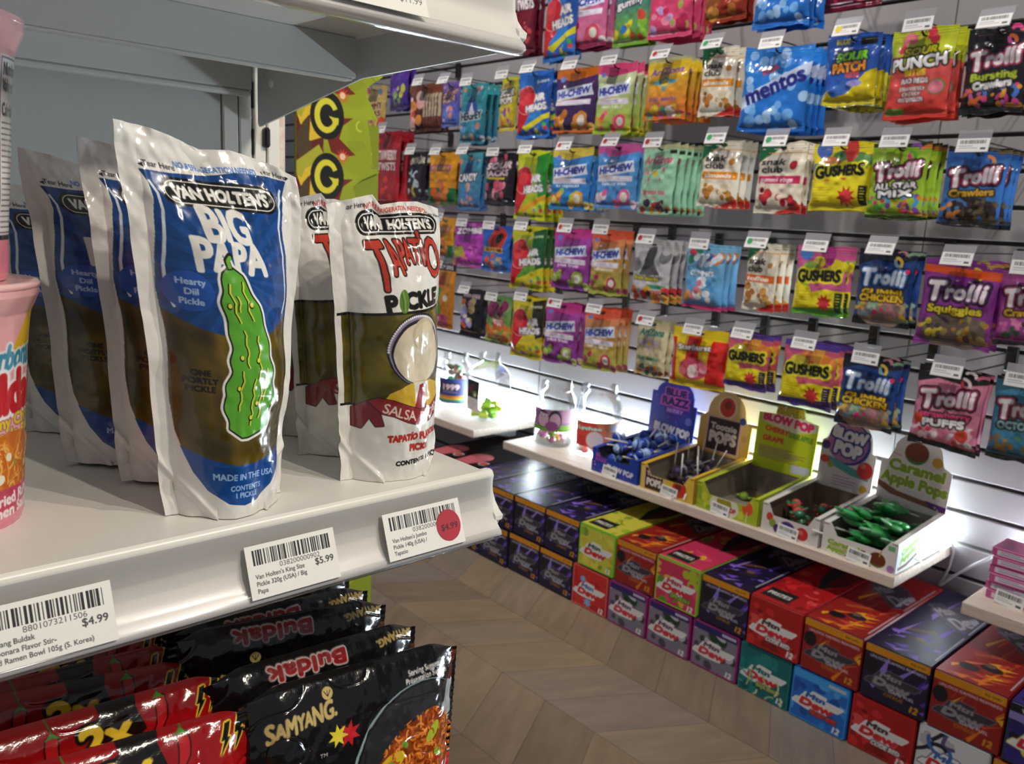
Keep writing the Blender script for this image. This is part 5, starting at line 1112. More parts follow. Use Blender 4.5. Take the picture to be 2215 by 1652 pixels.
wood(-1.832, -0.638, 'pale wooden wall shelf holding the row of lollipop trays', 'white light strip behind the lollipop trays')
wood(-0.509, 0.69, 'pale wooden wall shelf on the right with small pink boxes', 'white light strip at the back of the right wooden shelf')

# ------------------------------------------------------------------ drink cartons on the floor
PL = np.array([(2, 66), (10, 55), (16, 55), (26, 38), (36, 38), (40, 31), (66, 33), (62, 40), (98, 40), (88, 52), (80, 52), (66, 69), (30, 71)], float)
def logo(A, cx, cy, s, plate, rim, c1, c2, rot=0.0):
    q = (PL-[50, 51])*s; c, n = math.cos(rot), math.sin(rot); k = A.w/A.h
    q = np.stack([cx+q[:, 0]*c+q[:, 1]*n/k, cy-q[:, 0]*n*k+q[:, 1]*c], 1)
    A.poly(q, plate, (rim, 1.6))
    d = lambda x, y: (cx+(x-50)*s*c+(y-51)*s*n/k, cy-(x-50)*s*n*k+(y-51)*s*c)
    A.text('Mtn', *d(46, 42), 9.5*s, c1, bold=1.3, shear=0.3, fit=38*s, rot=rot); A.text('Dew', *d(48, 58), 14*s, c2, bold=2.0, shear=0.3, fit=62*s, rot=rot)
def c_game(A, bg, sh, seed, top=False):
    A.a[:] = hx(bg); r = random.Random(seed)
    for i in range(9):
        x, y = r.uniform(10, 100), r.uniform(35, 100); A.poly([(x, y), (x+r.uniform(8, 34), y-r.uniform(10, 36)), (x+r.uniform(0, 12), y+r.uniform(2, 8))], sh.split()[i % 3])
    if not top:
        A.rect(0, 0, 100, 14, 'cf861c'); A.rect(68, 3, 96, 11, 'dc981e'); A.text('FREE GAMES', 82, 7, 3.6, '4a2c0c', fit=24, bold=0.3)
        A.text('UNLOCK GAMING REWARDS', 52, 20, 4.6, 'd8d2da', fit=88, bold=0.5)
        A.ell(12, 38, 11, 13, '17131a'); logo(A, 48, 56, 0.92, '37323c', '6a6470', '8d8792', '8d8792'); A.text('GAME FUEL', 64, 72, 5, 'cfc9d2', fit=40, bold=0.6, shear=0.2)
        A.text('CITRUS', 52, 81, 6, 'b07820', fit=30, bold=0.6, shear=0.2); A.text('12', 84, 88, 11, 'c98a24', bold=1.2, shear=0.2)
    else:
        [A.poly([(x_, y_), (x_+r.uniform(14, 40), y_-r.uniform(1, 6)), (x_+r.uniform(4, 20), y_+r.uniform(1, 4))], sh.split()[i_ % 3]) for i_, (x_, y_) in enumerate((r.uniform(0, 80), r.uniform(70, 98)) for _ in range(16))]; A.ell(56, 79, 16, 11, '2a2226'); A.ell(52, 76, 8, 7, '6a5248')
        A.ell(30, 85, 14, 12, '17131a'); logo(A, 58, 34, 0.86, '3f3a44', '7f7984', 'a09aa4', 'a09aa4', 1.15)
        A.text('UNLOCK REWARDS', 40, 66, 2.4, 'c08a28', fit=44, bold=0.6, rot=0.5); A.rect(91, 0, 100, 100, '17132e' if bg < '3' else '8a1a1c'); A.line([(95.5, 8), (95.5, 50)], 3, 'b8b4bc'); A.line([(95.5, 56), (95.5, 92)], 3, 'b8b4bc')
def c_std(A, bg, cols, edge, plate, rim, c1, c2, sub, subc, seed, top=False, band=None, sy=76):
    A.grad(0, 100, bg, bg); A.blobs(seed, 26, 0, 12, 100, 100, 5, 13, cols, 0.5)
    if top:
        A.worms(seed+4, 14, 5, 5, 95, 95, 26, 6, cols); A.poly([(30, 4), (94, 10), (90, 46), (64, 64), (40, 44)], '2c2a30'); A.poly([(54, 8), (92, 12), (88, 44), (66, 56)], '6a1c24'); A.rect(8, 82, 62, 96, '1c1c1a'); A.text('PRIZES', 35, 89, 4, 'e0dcd8', fit=44, bold=1.0)
        A.line([(0.5, 99.3), (99.5, 99.3)], 4, edge); return
    if band: A.rect(0, 0, 100, 17, band); A.rect(64, 6, 94, 12, 'b8b4cc')
    logo(A, 48, 54, 0.95, plate, rim, c1, c2)
    if sub: A.text(sub, 60, sy, 7.5, subc, bold=1.3, ol=(('2a1c1c', 1.4),), fit=46, shear=0.2)
    A.text('12', 84, 90, 11, 'e6e2e2', bold=1.2, shear=0.2)
    for a, c in (((0, 0), (100, 0)), ((100, 0), (100, 100)), ((100, 100), (0, 100)), ((0, 100), (0, 0))): A.line([a, c], 6.0, edge)
STD = ('d9d6d6', 'f0eeec')
CART = {
 'purple': (lambda A, t: c_game(A, '1a1334', '4a2a8e 6c4cb8 8a70cc', 4, t), '17112c'),
 'orange': (lambda A, t: c_game(A, '8e1f1c', 'd8741c e0a02c c8482c', 9, t), '8a1a1a'),
 'lime': (lambda A, t: c_std(A, 'c6c043', '8ab82c b8a030 d8cc50 7a9a2c c8b048', '82c42c', *STD, '2c4a34', 'c8242c', '', W_, 3, t), '74b428'),
 'pinkgreen': (lambda A, t: c_std(A, 'c23456', 'd8486c a8b82c 5a8a2c e0a03c c83058', '9cc43a', *STD, 'a83048', 'c8242c', 'SPLASH', '8ac03a', 5, t), '8ab43a'),
 'codered': (lambda A, t: c_std(A, 'a5181c', 'c8282c 7a1014 d04a48 8a1418', 'b81e20', *STD, '3a2a2c', 'c8242c', 'CODE RED', 'e8e4e2', 7, t), 'a5181c'),
 'redice': (lambda A, t: (c_std(A, 'c4282a', 'b01f24 c8302c', 'd66a62', *STD, '3a6ab0', 'c8242c', '', W_, 8, t), None if t else A.star(46, 84, 6, 13, 8, '7ab0dc'), None if t else A.star(30, 30, 5, 10, 8, '7ab0dc')), 'c4282a'),
 'magenta': (lambda A, t: c_std(A, '7a7484', 'b4aebc 4a4452 2f3a34 6a6472 1e3a24', 'a3267a', *STD, '5a4458', 'c8343c', '', W_, 10, t, '2a2062'), '8a1f68'),
 'teal': (lambda A, t: (c_std(A, '0c6268', '0e7074 0a565c 1a7a78', '14747a', *STD, '14605c', 'c8242c', 'BAJA BLAST', 'a8c060', 12, t), A.worms(6, 9, 10, 62, 90, 94, 30, 4, '9ab47c 4a9a80 c4d0a0')), '0c6268'),
 'blue': (lambda A, t: c_std(A, '1f66be', '2f80d4 1a50a4 4a9ae0 184a98', '2f8ad8', *STD, '1c4a9c', 'c8242c', 'FROST BITE', 'd84038', 14, t, '3a98dc'), '1f66be'),
 'white': (lambda A, t: (c_std(A, 'd4d4d8', 'c4c4ca e2e2e4 b0b0b8', 'c8c8ce', 'e8e6e6', '2a3a6a', '2a62b4', 'c8242c', '', W_, 16, t), None if t else A.worms(3, 7, 6, 20, 50, 44, 34, 7, '1c2030 3a6ab0 5a4a80')), 'd0d0d4'),
 'violet': (lambda A, t: (c_std(A, '34287e', '4a3a9c 2a1e64 d8c83a 1a1428', '1d3a40', 'e6e4e6', 'd8c83a', '2c2c34', 'c8242c', '', W_, 18, t), A.rect(0, 0, 100, 14, '15151a'), A.rect(0, 14, 100, 27, '8a7cc0'), A.text('VOLTAGE', 40, 8, 6, W_, fit=50, bold=0.7)), '2c2270'),
 'pinkblack': (lambda A, t: (wrap_bg(A, '1c181a'), A.ell(40, 60, 34, 34, 'd8808a'), A.poly([(6, 60), (74, 60), (60, 96), (20, 96)], 'c8606c'), A.ell(88, 70, 16, 16, 'b8b4b4'), A.ell(88, 70, 11, 11, 'c83a2c'), A.lines(16, 56, 64, 5, 5, 'e0a8ac', 2.0)), '191517'),
}
CM = {}
CW, CH, CD = 0.1235, 0.112, 0.385
def carton_mesh(key):
    if key in CM: return CM[key]
    f, ec = CART[key]
    b = MB(); b.box(-CW/2, CW/2, 0, CD, 0, CH, ec, b=0.004)
    A = Art(CW*1000-3, CH*1000-3, 1.1, 'ffffff'); f(A, False)
    u = np.linspace(-CW/2+0.0015, CW/2-0.0015, A.nx); v = np.linspace(CH-0.0015, 0.0015, A.ny)
    P = np.stack([np.broadcast_to(u, (A.ny, A.nx)), np.full((A.ny, A.nx), -0.0004), np.broadcast_to(v[:, None], (A.ny, A.nx))], -1); b.grid(P, A.a, smooth=False)
    B = Art(CW*1000-3, CD*1000-3, 1.8, 'ffffff'); f(B, True)
    u = np.linspace(-CW/2+0.0015, CW/2-0.0015, B.nx); v = np.linspace(CD-0.0015, 0.0015, B.ny)
    P = np.stack([np.broadcast_to(u, (B.ny, B.nx)), np.broadcast_to(v[:, None], (B.ny, B.nx)), np.full((B.ny, B.nx), CH+0.0004)], -1); b.grid(P, B.a, smooth=False)
    b.prism([(0.03, 0.03), (0.09, 0.03), (0.09, 0.05), (0.03, 0.05)], (CW/2+0.0003, 0.05, 0.02), (0, 1, 0), (0, 0, 1), (1, 0, 0), 0.0006, 'c8c4c8')
    CM[key] = b.mesh('drink_carton', 'card'); return CM[key]
low = ['purple']*5+['redice', 'magenta', 'magenta', 'magenta', 'teal', 'blue', 'codered', 'white', 'orange']
lowl = ['dark purple drink carton on the floor, fifth left of the icy red one', 'dark purple drink carton on the floor, fourth left of the icy red one', 'dark purple drink carton on the floor, third left of the icy red one', 'dark purple drink carton on the floor, second left of the icy red one', 'dark purple drink carton on the floor, directly left of the icy red one',
        'icy red drink carton with a ribbed pink edge on the floor', 'magenta edged drink carton on the floor, next to the icy red one', 'magenta edged drink carton on the floor, middle of three', 'magenta edged drink carton on the floor, next to the teal one',
        'teal drink carton on the floor', 'bright blue drink carton on the floor', 'red drink carton on the floor between blue and white ones', 'white drink carton on the floor', 'orange banded drink carton on the floor right of the white one']
up = ['pinkblack', 'pinkblack', 'purple', 'purple', 'purple', 'purple', 'lime', 'orange', 'pinkgreen', 'purple', 'codered', 'orange', 'purple', 'orange', 'violet']
upl = ['black and pink drink carton, leftmost of the stacked row', 'black and pink drink carton beside the stacked purple ones',
       'stacked dark purple drink carton next to the black and pink one', 'stacked dark purple drink carton, third left of the lime one', 'stacked dark purple drink carton, second left of the lime one', 'stacked dark purple drink carton directly left of the lime one',
       'lime green and yellow drink carton on the icy red one', 'red drink carton with orange band between lime and pink cartons', 'pink and lime drink carton stacked on the magenta ones', 'dark purple drink carton with orange band between pink and red cartons', 'glossy red drink carton stacked on the teal one',
       'red and orange drink carton stacked above the bright blue one', 'dark purple drink carton with orange band, rightmost purple one', 'red and orange drink carton stacked above the white one', 'violet drink carton with black top band at the right edge']
r2 = random.Random(4)
for row, keys, labs, xs, z in (('floor', low, lowl, -1.405-5*0.1275, 0.0005), ('stacked', up, upl, -1.391-6*0.127, 0.1145)):
    for i, k in enumerate(keys):
        pitch = 0.1275 if row == 'floor' else 0.127
        o = link('drink_carton', carton_mesh(k), None, (xs+pitch*(i+0.5), 1.533+r2.uniform(-0.002, 0.003), z), (0, 0, r2.uniform(-0.006, 0.006)))
        tag(o, labs[i], 'drink carton', 'drink cartons in the floor row' if row == 'floor' else 'drink cartons in the stacked row')
for i in range(1):
    o = link('drink_carton', carton_mesh('purple'), None, (-1.405-5.5*0.1275, 1.533, 0.0005)); tag(o, 'dark purple drink carton on the floor under the black and pink cartons', 'drink carton', 'drink cartons in the floor row')

# ------------------------------------------------------------------ lollipop display trays
def tray(name, x0, x1, label, outer, inner, front, head, hpoly, low_h=0.040, side=None):
    w = x1-x0; t = thing('display_tray', label, 'display tray', (x0, 1.664, ZT+0.0004), group='cardboard lollipop trays on the wooden shelf')
    D, th, hf, hb = 0.232, 0.0016, 0.066, 0.083
    b = MB()
    b.box(0, w, 0, D, 0, th, inner)
    fp = [(0, 0), (w, 0), (w, hf), (w*0.90, hf), (w*0.80, low_h), (w*0.20, low_h), (w*0.10, hf), (0, hf)]
    b.prism(fp, (0, 0, 0), (1, 0, 0), (0, 0, 1), (0, -1, 0), th, outer)
    for xx, n in ((0.0, -1), (w, 1)):
        b.prism([(0, 0), (D, 0), (D, hb), (0, hf)], (xx, 0, 0), (0, 1, 0), (0, 0, 1), (n, 0, 0), th, outer)
        b.prism([(0.001, 0.001), (D, 0.001), (D, hb-0.001), (0.001, hf-0.001)], (xx-n*(th+0.0002), 0, 0), (0, 1, 0), (0, 0, 1), (n, 0, 0), 0.0004, inner)
        b.box(min(xx, xx-n*0.012), max(xx, xx-n*0.012), 0.004, D, hb-0.003, hb-0.0015, outer, M4=rotm(-(hb-hf)/D*-1, 0, 0, (0, 0, -0.0165)))
    b.prism([(0, 0), (w, 0), (w, hb), (0, hb)], (0, D, 0), (1, 0, 0), (0, 0, 1), (0, 1, 0), th, inner)
    A = Art(w*1000, hf*1000, 0.9, outer); front(A); q = np.array([(x/w*100, 100-z/hf*100) for x, z in fp]); m, _ = raster(A.edges(A.px(q)), A.nx, A.ny)
    G = np.stack([np.broadcast_to(np.linspace(0, w, A.nx), (A.ny, A.nx)), np.full((A.ny, A.nx), -0.0004), np.broadcast_to(np.linspace(hf, 0, A.ny)[:, None], (A.ny, A.nx))], -1)
    b.grid(G, A.a, keep=(m[:-1, :-1] > 0.5), smooth=False)
    if side:
        S = Art(D*1000, hb*1000, 1.2, outer); side(S); qs = np.array([(0, 100), (100, 100), (100, 0), (0, 100-hf/hb*100)]); m, _ = raster(S.edges(S.px(qs)), S.nx, S.ny)
        G = np.stack([np.full((S.ny, S.nx), w+0.0004), np.broadcast_to(np.linspace(0, D, S.nx), (S.ny, S.nx)), np.broadcast_to(np.linspace(hb, 0, S.ny)[:, None], (S.ny, S.nx))], -1); b.grid(G, S.a, keep=(m[:-1, :-1] > 0.5), smooth=False)
    b.obj('tray_body', 'card', t)
    HH = 0.172; hw = w-0.004
    A = Art(hw*1000, HH*1000, 0.9, outer); head(A)
    q = np.array(hpoly, float); m, _ = raster(A.edges(A.px(q)), A.nx, A.ny)
    b = MB(); G = np.stack([np.broadcast_to(np.linspace(0, hw, A.nx), (A.ny, A.nx)), np.full((A.ny, A.nx), -0.0003), np.broadcast_to(np.linspace(HH, 0, A.ny)[:, None], (A.ny, A.nx))], -1)
    b.grid(G, A.a, keep=(m[:-1, :-1] > 0.5), smooth=False); b.prism([(x/100*hw, HH*(1-y/100)) for x, y in q], (0, 0, 0), (1, 0, 0), (0, 0, 1), (0, -1, 0), 0.0014, outer)
    b.obj('header_card', 'card', t, (0.002, D-0.003, hb-0.014), (math.radians(-5), 0, 0))
    return t
arch = lambda x0, x1, yt, ys, n=14: [(0, 100), (0, ys)]+[((x0+x1)/2-(x1-x0)/2*math.cos(PI*i/n), ys-(ys-yt)*math.sin(PI*i/n)) for i in range(n+1)]+[(100, ys), (100, 100)]
def bf(A):
    A.text('BLUE', 20, 26, 12, 'c04aa8', bold=0.8, fit=24); A.text('RAZZ', 20, 44, 12, 'c04aa8', bold=0.8, fit=24); A.text('BLOW POP', 62, 66, 20, 'd8dcf4', bold=1.6, fit=56, ol=(('16246a', 1.4),), rot=-0.05); A.blobs(5, 8, 5, 50, 95, 95, 1, 2, '7a4ac8 d86ac0')
def bh(A):
    A.grad(0, 100, '3a3ab0', '2440a4'); A.poly([(18, 30), (84, 34), (86, 48), (16, 44)], '6a3ac0'); A.text('BLUE', 52, 20, 11, '241a6c', bold=2.0, ol=(('d85ac0', 3.4),), fit=46); A.text('RAZZ', 52, 35, 12, '241a6c', bold=2.2, ol=(('d85ac0', 3.6),), fit=58)
    A.poly([(26, 44), (82, 46), (66, 62), (50, 70), (36, 60)], '3a2a9c'); A.text('BERRY', 54, 50, 6, 'b88ae0', bold=1.0, fit=36); A.ell(86, 62, 7, 7, '6a7ad8'); A.blobs(4, 16, 4, 10, 96, 96, 1, 2.2, '8a5ad8 d86ac8'); A.text('BLOW POP', 52, 82, 12, 'e4e6f4', bold=2.4, ol=(('1a2a80', 2.6),), fit=78, rot=-0.06)
def tf(A):
    A.grad(0, 100, 'e0c04c', 'd8b040'); A.rect(6, 8, 46, 92, 'd8b0a0'); A.rect(9, 12, 43, 96, '3c2824'); A.text('Tootsie', 26, 34, 16, 'e0d0c4', fit=28, bold=0.8); A.text('POPS', 26, 66, 26, 'e8dcd4', bold=1.6, fit=28); A.ell(74, 60, 13, 13, 'c8342c'); A.ell(72, 52, 6, 6, '7a2a1c')
def th_(A):
    A.grad(0, 100, 'e0c890', 'd8a838'); A.ell(50, 24, 19, 19, 'e8d8b0'); A.ell(50, 24, 14.5, 16, 'c8382c'); A.ell(50, 20, 7, 7, '7a2e1c'); A.rect(14, 40, 82, 97, 'dcb0a4'); A.rect(18, 43, 78, 94, '3a2622'); A.text('Tootsie', 48, 56, 9, 'e4d4cc', bold=1.4, fit=50); A.text('POPS', 48, 73, 16, 'ecdcd4', bold=2.6, ol=(('7a5a30', 1.6),), fit=52); A.ell(82, 40, 6, 6, '3a4a8c'); A.ell(88, 66, 5, 6, 'c8a048')
def lf(A):
    A.grad(0, 100, 'b4c030', 'a4b428'); A.blobs(5, 12, 2, 10, 98, 96, 3, 7, 'c8cc3c 8aa828'); A.ell(46, 66, 24, 16, 'd8d8c0'); A.text('SUPER', 46, 54, 16, 'a8981c', bold=1.4, fit=22, ol=(('5a5010', 1.0),)); A.text('BLOW POP', 46, 74, 14, 'c8344c', bold=1.2, fit=38); A.ell(83, 46, 8.5, 10, 'd8582c'); A.line([(83, 60), (82, 96)], 1.6, 'e8e4d8')
def lh(A):
    A.a[:] = hx('c6d81c'); A.poly([(36, 0), (66, 0), (100, 22), (100, 30), (60, 40), (10, 30)], 'dce0b8'); A.text('SUPER', 52, 9, 10, 'c0b020', bold=1.6, ol=(('6a6414', 1.8),), fit=44); A.text('BLOW POP', 50, 24, 11, 'd8345c', bold=2.0, ol=(('ecd0d8', 2.0),), fit=84, rot=-0.06)
    A.text('CHERRY', 34, 40, 7, 'd8482c', bold=1.2, fit=40, rot=-0.05); A.text('SOUR APPLE', 74, 43, 7, '6aa02c', bold=1.2, fit=40, rot=-0.05); A.text('GRAPE', 30, 54, 7, 'd8482c', bold=1.2, fit=36); A.lines(8, 66, 92, 5, 4.4, 'c0603c', 1.6); A.lines(8, 68.2, 80, 4, 4.4, '3a5ab0', 1.4); A.rect(66, 84, 96, 96, 'd8dce8')
def wf(A):
    A.a[:] = hx('d6d1cc'); A.ell(14, 46, 6, 7, 'c8442c'); A.ell(20, 66, 6, 7, '8a9a3a'); A.ell(28, 80, 6, 7, '5a2a6a'); A.ell(46, 70, 14, 12, '8a4a8c'); A.ell(46, 70, 12, 10, '3a3474'); A.text('BLOW POP', 46, 70, 9, 'd8d4e4', fit=20, bold=0.8); A.ell(72, 72, 10.5, 10.5, 'c0302c'); A.ell(70, 68, 4, 4, 'd86a60')
def wh(A):
    A.a[:] = hx('d2cdca'); A.ell(50, 34, 38, 38, '2a3a8c'); A.ell(46, 33, 37, 36, 'b0749c'); A.text('BLOW', 48, 23, 14, 'e4e0e4', bold=3.0, ol=(('22307c', 4.0),), fit=62, rot=-0.12, arc=-0.3); A.text('POP', 48, 43, 16, 'e4e0e4', bold=3.2, ol=(('22307c', 4.0),), fit=48, rot=-0.1)
    A.poly([(16, 56), (60, 66), (92, 70), (92, 80), (60, 77), (14, 66)], '4a9a98'); A.ell(84, 66, 14, 15, 'c0302c'); A.ell(80, 60, 5, 5, 'd8746a'); A.ell(8, 42, 8, 8, '4a2a6a'); A.ell(10, 62, 9, 7, 'c8442c'); A.ell(22, 68, 6, 6, '9aa03a'); A.lines(28, 82, 74, 4, 4, '9a5a7c', 1.4); A.ell(86, 92, 7, 7, 'c09a2c')
def cf(A):
    A.a[:] = hx('dcd7d2'); A.poly([(8, 62), (60, 56), (58, 92), (20, 96)], '6a5030'); A.text('Caramel', 30, 62, 16, '8aa82c', bold=1.4, fit=44, ol=(('e8e4d8', 1.6),)); A.text('Apple Pops', 32, 82, 14, '8aa82c', bold=1.4, fit=48, ol=(('e8e4d8', 1.6),)); A.ell(76, 72, 11, 10, '5a2c18'); A.ell(76, 80, 9, 6, '3a7a2a'); A.ell(76, 70, 10.6, 9, '6a341c'); A.line([(78, 60), (81, 32)], 2.6, 'c89838'); A.rect(88, 14, 97, 30, '6ab06a'); A.ell(94, 88, 5, 5, 'a87ab0')
def ch_(A):
    A.a[:] = hx('d6d2cd'); A.line([(52, 4), (49, 22)], 3.4, 'c09038'); A.ell(48, 26, 17, 16, '3a7a2a'); A.ell(48, 24, 16.6, 14, '6a361c'); A.ell(78, 32, 7.5, 7.5, 'c8a030'); A.line([(12, 30), (28, 33)], 1.4, 'c0506a'); A.text('Caramel', 52, 47, 13, '86a428', bold=2.2, ol=(('e8e6dc', 2.6), ), fit=80, rot=-0.05); A.text('Apple Pops', 51, 65, 13, '86a428', bold=2.2, ol=(('e8e6dc', 2.6),), fit=94, rot=-0.06); A.poly([(0, 70), (30, 80), (70, 84), (100, 88), (100, 94), (60, 90), (20, 86), (0, 78)], '7a5038'); A.poly([(70, 83), (100, 86), (100, 94), (80, 92)], '5a2a7c'); A.blobs(3, 8, 4, 88, 96, 98, 1, 2, 'c8c0b0')
def cs(S): S.a[:] = hx('d8dde2'); S.text('Caramel', 26, 40, 14, '7ab02c', bold=2.0, fit=36, rot=0.25); S.text('Apple', 22, 62, 14, '7ab02c', bold=2.0, fit=30, rot=0.25); S.poly([(4, 86), (20, 84), (40, 70), (44, 74), (22, 92), (4, 94)], '6a5038'); S.lines(56, 30, 92, 8, 7, 'c4ccd6', 2)
tray('b', -1.480, -1.318, 'blue cardboard lollipop tray full of blue pops', '2440a0', '4a4650', bf, bh, arch(10, 90, 0, 22)[:-2]+[(92, 22), (92, 36), (100, 36), (100, 100)], 0.045)
tray('t', -1.308, -1.142, 'yellow cardboard lollipop tray with dark brown sign', 'd6ac20', '8a7f72', tf, th_, [(0, 100), (0, 44), (8, 42), (14, 36)]+arch(14, 86, 0, 34)[2:-2]+[(92, 44), (100, 46), (100, 100)])
tray('l', -1.132, -0.962, 'lime green cardboard tray, nearly empty', 'b2c02a', '8a7f72', lf, lh, [(0, 100), (0, 18), (28, 16), (30, 2), (74, 2), (78, 16), (100, 20), (100, 100)])
tray('w', -0.952, -0.812, 'white cardboard tray with a round purple sign', 'd8d3cd', '80705f', wf, wh, [(0, 100), (0, 36), (8, 32)]+arch(10, 90, 0, 30)[2:-2]+[(92, 40), (100, 44), (100, 100)])
tray('c', -0.804, -0.644, 'white cardboard tray full of green apple pops', 'dcd8d3', '9a9286', cf, ch_, [(0, 100), (0, 44), (10, 40), (14, 30)]+arch(16, 84, 0, 26)[2:-2]+[(88, 36), (100, 42), (100, 100)], 0.040, cs)
def pop_meshes(c1, c2, flat=False):
    b = MB(); n = 14
    if flat: b.blob((0, 0, 0), 0.023, 0.021, 0.0095, c1, 18); b.blob((0.024, 0.006, 0.002), 0.012, 0.013, 0.004, c2, 12); b.blob((-0.024, 0.004, 0.001), 0.012, 0.014, 0.004, c2, 12); b.blob((0.004, 0.017, 0.003), 0.014, 0.008, 0.005, c2, 12)
    else:
        b.blob((0, 0, 0), 0.0145, 0.0145, 0.0135, c1, 16); b.lathe([(0.0148, -0.003), (0.0150, 0.0), (0.0148, 0.003)], c2, 16); b.lathe([(0.004, -0.013), (0.0085, -0.021), (0.0095, -0.025)], c2, 12)
    cm = b.mesh('candy', 'gloss'); b = MB(); b.tube([(0, 0, -0.010), (0, 0, -0.088)] if not flat else [(0.018, 0, 0), (0.088, 0.004, 0.004)], 0.0019, 'e4e0d8', 8); return cm, b.mesh('stick', 'paper')
def heap(x0, x1, y0, y1, z0, n, meshes, label, grp, seed, flat=False, layers=2, up=False):
    r = random.Random(seed); root = None
    for i in range(n):
        cm, sm = meshes[i % len(meshes)]
        fx = (i+0.5)/n
        x = r.uniform(x0+0.02, x1-0.02); y = y0+(y1-y0)*((i*0.618) % 1.0); z = z0+0.016+0.017*(i % layers)+ (0.004 if flat else 0)
        rot = (r.uniform(-0.3, 0.3), (0.45 if i % 4 else -0.15)+r.uniform(-0.1, 0.1), r.uniform(0.4, 2.6) if i % 4 else r.uniform(3.4, 4.4)) if flat else (r.uniform(1.2, 1.9) if not up or i % 3 else r.uniform(2.6, 3.3), 0, r.uniform(-0.8, 0.8)+(PI if r.random() < 0.3 else 0))
        t = thing('lollipop', label, 'lollipop', (x, y, z), rot, grp); link('candy', cm, t); link('stick', sm, t)
heap(-1.480, -1.318, 1.69, 1.88, ZT+0.022, 36, [pop_meshes('2444a8', '8ab4e8'), pop_meshes('9ab8e0', '2a4ab0'), pop_meshes('1c3a98', 'b0c8ec')], 'blue wrapped lollipop lying in the blue tray', 'blue lollipops', 3, layers=4)
heap(-1.308, -1.142, 1.70, 1.88, ZT+0.004, 22, [pop_meshes('2a1c22', '5a4a50'), pop_meshes('3a2a50', '8a8490')], 'dark wrapped lollipop lying in the yellow tray', 'dark lollipops', 5, up=True)
heap(-0.804, -0.644, 1.69, 1.88, ZT+0.006, 32, [pop_meshes('1f8a3a', '3aa85a', True), pop_meshes('2f9a4c', '2a9048', True), pop_meshes('5aa86a', '8ac09a', True)], 'green flat apple lollipop lying in the white tray', 'green lollipops', 7, True, 4)
def wrapped(col):
    b = MB(); b.blob((0, 0, 0), 0.0125, 0.0115, 0.011, col, 12)
    for s_ in (-1, 1): b.lathe([(0.003, 0), (0.010, 0.009), (0.011, 0.012)], col, 10) if False else b.blob((s_*0.017, 0, 0), 0.006, 0.009, 0.002, col, 8)
    return b.mesh('wrapped_candy', 'gloss')
WR = [wrapped('b82a2c'), wrapped('1c5a38'), wrapped('c8483c'), wrapped('2a6a48')]; r3 = random.Random(9)
for i in range(24):
    o = link('wrapped_candy', WR[i % 4], None, (-0.936+0.072*((i*0.618) % 1), 1.70+0.10*((i*0.37) % 1), ZT+0.0135+0.017*(i//8)), (r3.uniform(-.4, .4), r3.uniform(-.4, .4), r3.uniform(0, 6)))
    tag(o, 'red or green wrapped sweet at the bottom of the white tray', 'wrapped sweet', 'wrapped sweets in the white tray')
WL = [wrapped('8ab03a'), wrapped('c8a83c')]
for i in range(4):
    o = link('wrapped_candy', WL[i % 2], None, (-1.085+0.028*i, 1.80+0.024*(i % 2), ZT+0.0135), (0, 0, i*1.3)); tag(o, 'green or gold wrapped sweet left in the lime tray', 'wrapped sweet', 'wrapped sweets in the lime tray')
for i, ((px, py), lab) in enumerate((((1318, 1021), 'blue lollipop tray'), ((1446, 1067), 'yellow lollipop tray'), ((1556, 1106), 'lime tray'), ((1702, 1159), 'white tray with the round sign'), ((1855, 1214), 'green apple pop tray'), ((2182, 1306), 'small pink boxes'))):
    p = hit(px, py, 1, 1.660 if i < 5 else 1.70); A = Art(50, 27, 0.6, 'eae8e4'); A.bars(8, 92, 12, 44, '2c2a2e', i+30); A.lines(8, 58, 66, 2, 14, '77757a', 0.8); A.rect(74, 66, 92, 82, '4a484e')
    b = MB(); u = np.linspace(-0.025, 0.025, A.nx); v = np.linspace(0.0135, -0.0135, A.ny)
    P = np.stack([np.broadcast_to(u, (A.ny, A.nx)), np.full((A.ny, A.nx), -0.0007), np.broadcast_to(v[:, None], (A.ny, A.nx))], -1); b.grid(P, A.a, smooth=False); b.box(-0.025, 0.025, -0.0006, 0.0006, -0.0135, 0.0135, 'e8e6e2')
    o = b.obj('price_card', 'paper', None, (p[0], p[1]+0.0005, max(p[2], ZT+0.0135)), (math.radians(-8), math.radians(4), 0)); tag(o, f'small white barcode card leaning on the {lab}', 'price card', 'barcode cards on the wooden shelves')

